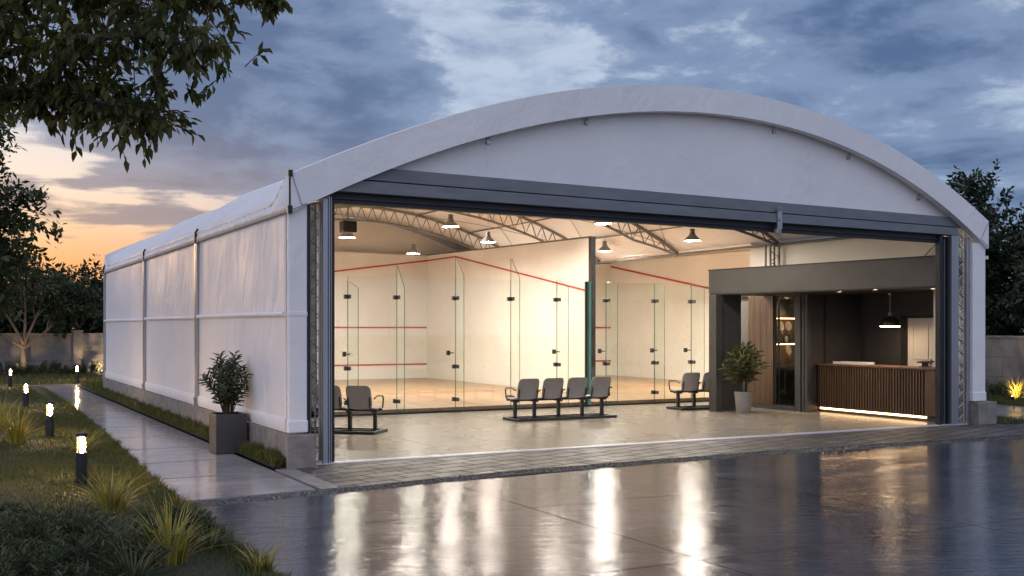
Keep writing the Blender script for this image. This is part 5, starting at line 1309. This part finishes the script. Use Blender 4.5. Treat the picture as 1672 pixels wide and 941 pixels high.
for y in (12.2, 17.72, 23.2, 28.7):
    f = MB(); f.box((24.48, y - 0.13, -0.05), (24.92, y + 0.13, 1.70)); f.box((24.45, y - 0.17, 1.70), (24.95, y + 0.17, 1.76)); f.build('pier', 'concrete', t, bevel=0.01)

# ------------------------------------------------------------------ trees
tree('small tree with a pale lit forked trunk before the left wall', (2.75, 44.2, 0.0), 1.35, [(-1.3, -0.2, 3.3, 1.3, 1.1, 0.85), (0.9, 0.1, 3.35, 1.35, 1.1, 0.75), (-0.2, 0.3, 4.2, 1.2, 1.1, 0.75), (-2.1, 0, 2.7, 1.0, 0.9, 0.6), (1.9, 0.1, 2.85, 0.9, 0.8, 0.5)], 13000, 0.17, 'leaf_tree', 'bark_pale', 21, 8, 0.10, fork=True)
GT = 'dark trees beyond the boundary walls'
far = [(8.3, 53.5, 4.6, 1.9, 'dark tree beyond the left wall, touching the hall corner'), (6.0, 55.0, 4.5, 2.0, 'dark tree beyond the left wall, right of the lit tree'), (3.2, 54.0, 4.1, 2.1, 'dark tree beyond the left wall, right behind the lit tree'), (0.4, 55.0, 4.4, 2.1, 'dark tree beyond the left wall, left of the lit trunk'), (-2.8, 54.0, 4.9, 2.2, 'dark tree beyond the left wall, at the photo edge'), (11.2, 56.0, 3.9, 2.0, 'dark tree beyond the left wall, behind the hall'), (-6.4, 55, 5.2, 2.2, 'dark tree beyond the left wall, furthest left')]
for i, (x, y, h, rd, lb) in enumerate(far):
    tree(lb, (x, y, 0), 1.2, [(0, 0, h * 0.72, rd * 0.8, rd * 0.7, h * 0.28), (-rd * 0.6, 0.1, h * 0.5, rd * 0.8, rd * 0.6, h * 0.28), (rd * 0.6, 0, h * 0.48, rd * 0.8, rd * 0.6, h * 0.28), (0.1, -0.3, h * 0.3, rd * 1.0, rd * 0.7, h * 0.2)], 13000, 0.30, 'leaf_dark', 'bark', 100 + i, 7, 0.09, GT)
right = [(29.0, 22.9, 6.5, 2.1, 'tall dark tree behind the right wall, nearest the hall roof'), (31.2, 19.6, 6.3, 2.0, 'tall dark tree behind the right wall, at the right edge'), (29.8, 27.0, 5.6, 2.0, 'dark tree behind the right wall, farther back'), (28.0, 23.6, 4.4, 1.5, 'lower dark tree close behind the hall corner'), (28.3, 18.6, 4.6, 1.6, 'lower dark tree over the right wall pier')]
for i, (x, y, h, rd, lb) in enumerate(right):
    tree(lb, (x, y, 0), 1.3, [(0, 0, h * 0.78, rd * 0.75, rd * 0.75, h * 0.22), (-rd * 0.6, 0.2, h * 0.58, rd * 0.8, rd * 0.7, h * 0.25), (rd * 0.6, -0.2, h * 0.55, rd * 0.8, rd * 0.7, h * 0.25), (0, 0, h * 0.34, rd * 1.0, rd * 0.9, h * 0.2)], 24000, 0.21, 'leaf_dark', 'bark', 130 + i, 8, 0.10, GT)
# tree rising past the left edge in the middle distance
mb_ = side(-9.5, 17.5, 0)
tree('mid-distance tree at the left edge with slim leafy shoots against the sunset', (mb_.x, mb_.y, 0), 2.0, [(0.2, 0, 3.6, 0.9, 0.9, 0.9), (0.75, -0.35, 3.7, 0.75, 0.6, 0.65), (0.9, -0.5, 3.05, 0.7, 0.6, 0.6), (0.1, 0.0, 4.5, 0.8, 0.8, 0.7), (0.3, -0.2, 2.5, 0.9, 0.8, 0.6), (0.35, -0.1, 5.0, 0.75, 0.7, 0.6)], 12000, 0.14, 'leaf_tree', 'bark', 33, 8, 0.08)

# near overhanging tree: trunk out of frame, limbs reaching in from the left
def near_tree():
    R_ = random.Random(77); r = np.random.RandomState(77)
    base = side(-4.9, 6.6, 0.0)
    t = thing('tree', 'near tree overhanging the top left corner with broad drooping leaves', 'tree', base)
    mb = MB()
    mb.tube([base, base + Vector((0.05, 0.05, 1.4)), side(-4.3, 6.5, 2.6), side(-3.75, 6.4, 3.15)], [0.16, 0.13, 0.11, 0.085], 10)
    def path(pts, r0, r1):
        pts = [side(*p) for p in pts]; n = len(pts); mb.tube(pts, [r0 + (r1 - r0) * i / (n - 1) for i in range(n)], 7); return pts
    limbs = [path([(-3.75, 6.4, 3.15), (-3.35, 6.35, 3.42), (-3.05, 6.3, 3.72), (-2.85, 6.2, 4.1), (-2.6, 6.2, 4.5)], 0.055, 0.025),
             path([(-3.75, 6.4, 3.15), (-3.3, 6.3, 3.35), (-2.8, 6.2, 3.43), (-2.4, 6.1, 3.46), (-2.0, 6.0, 3.44), (-1.75, 6.0, 3.36)], 0.035, 0.006),
             path([(-4.1, 6.45, 2.85), (-3.5, 6.3, 3.05), (-3.1, 6.3, 3.2), (-2.7, 6.2, 3.2), (-2.35, 6.2, 3.1), (-2.1, 6.2, 3.02)], 0.03, 0.006),
             path([(-3.1, 6.3, 3.7), (-2.7, 6.3, 3.78), (-2.3, 6.3, 3.8), (-1.95, 6.3, 3.78), (-1.6, 6.3, 3.86)], 0.025, 0.006),
             path([(-2.85, 6.2, 4.1), (-2.3, 6.1, 3.97), (-1.8, 6.1, 3.84), (-1.48, 6.1, 3.74), (-1.30, 6.1, 3.66)], 0.022, 0.005),
             path([(-3.3, 6.35, 3.3), (-2.9, 6.6, 3.2), (-2.5, 6.7, 3.22), (-2.15, 6.7, 3.16)], 0.02, 0.006),
             path([(-3.6, 6.4, 3.1), (-3.3, 6.1, 3.05), (-3.0, 6.0, 3.03)], 0.02, 0.006)]
    # leaf shoots: a thin twig carrying a fan of leaves
    sh = []
    for L_, n, lo in zip(limbs, (100, 115, 96, 96, 60, 72, 32), (0, 1, 1, 0, 1, 0, 1)):
        for i in range(n):
            s_ = (0.25 + 0.75 * R_.random()) * (len(L_) - 1); k = min(len(L_) - 2, int(s_)); p = L_[k] + (L_[k + 1] - L_[k]) * (s_ - k)
            d = Vector((R_.gauss(0, 1), R_.gauss(0, 1), R_.gauss(-0.1, 0.8))).normalized(); l = R_.uniform(0.08, 0.36)
            if L_ is limbs[4] and k >= 2: l *= 0.35
            sh.append((p, p + d * l))
        sh.append((L_[-2], L_[-1] + (L_[-1] - L_[-2]) * 0.15))
    # dense fill towards the trunk corner
    for i in range(340):
        x = -3.45 + 1.75 * R_.random() ** 1.25; z = R_.uniform(3.22, 4.2)
        if z < 3.42 and x > -2.4: continue
        p = side(x, R_.uniform(5.9, 7.1), z); sh.append((p, p + Vector((R_.gauss(0, 1), R_.gauss(0, 1), R_.gauss(-0.2, 0.8))).normalized() * 0.2))
    for (x, z) in ((-2.75, 2.99), (-2.6, 2.95), (-2.35, 2.86), (-2.2, 2.82), (-2.5, 2.9), (-3.1, 2.98), (-3.3, 3.0), (-3.2, 2.92), (-2.08, 3.03), (-2.0, 3.08), (-1.93, 3.05)):
        p = side(x, 6.2 + R_.uniform(-0.2, 0.2), z + 0.2); sh.append((p, p + Vector((R_.gauss(0, 0.5), R_.gauss(0, 0.5), -0.3)).normalized() * 0.12)); sh.append((p, p + Vector((R_.gauss(0, 1), R_.gauss(0, 1), -0.3)).normalized() * 0.14))
    P = []; D = []; N = []
    for a, b in sh:
        mb.tube([a, (a + b) / 2 + Vector((0, 0, 0.012)), b], [0.004, 0.003, 0.002], 4)
        ax = (b - a).normalized()
        for j in range(8):
            s_ = 0.35 + 0.65 * j / 7; p = a + (b - a) * s_
            an = R_.uniform(0, 2 * PI); o1_ = ax.orthogonal().normalized(); sd = (o1_ * math.cos(an) + ax.cross(o1_) * math.sin(an))
            d = sd * 0.75 + ax * 0.6 + Vector((0, 0, -0.62)); P.append(tuple(p)); D.append(tuple(d)); N.append(tuple(Vector((0, 0, 1)) + sd * 0.8 + Vector((R_.gauss(0, 0.4), R_.gauss(0, 0.4), 0))))
    mb.build('trunk', 'bark', t, smooth=True)
    n = len(P); Ls = 0.076 * r.uniform(0.65, 1.25, n)
    V, F_ = leaves(P, D, N, Ls, Ls * r.uniform(0.40, 0.54, n), 0.16, 0.2)
    np_mesh('crown', V, F_, 'leaf_near', t)
near_tree()

# ------------------------------------------------------------------ render settings
cy = scene.cycles
cy.use_denoising = True
try: cy.denoiser = 'OPENIMAGEDENOISE'; cy.denoising_input_passes = 'RGB_ALBEDO_NORMAL'
except Exception: pass
cy.max_bounces = 8; cy.diffuse_bounces = 4; cy.glossy_bounces = 4; cy.transmission_bounces = 6; cy.transparent_max_bounces = 24
cy.sample_clamp_indirect = 6.0; cy.caustics_reflective = False; cy.caustics_refractive = False; cy.blur_glossy = 0.6
cy.use_light_tree = True
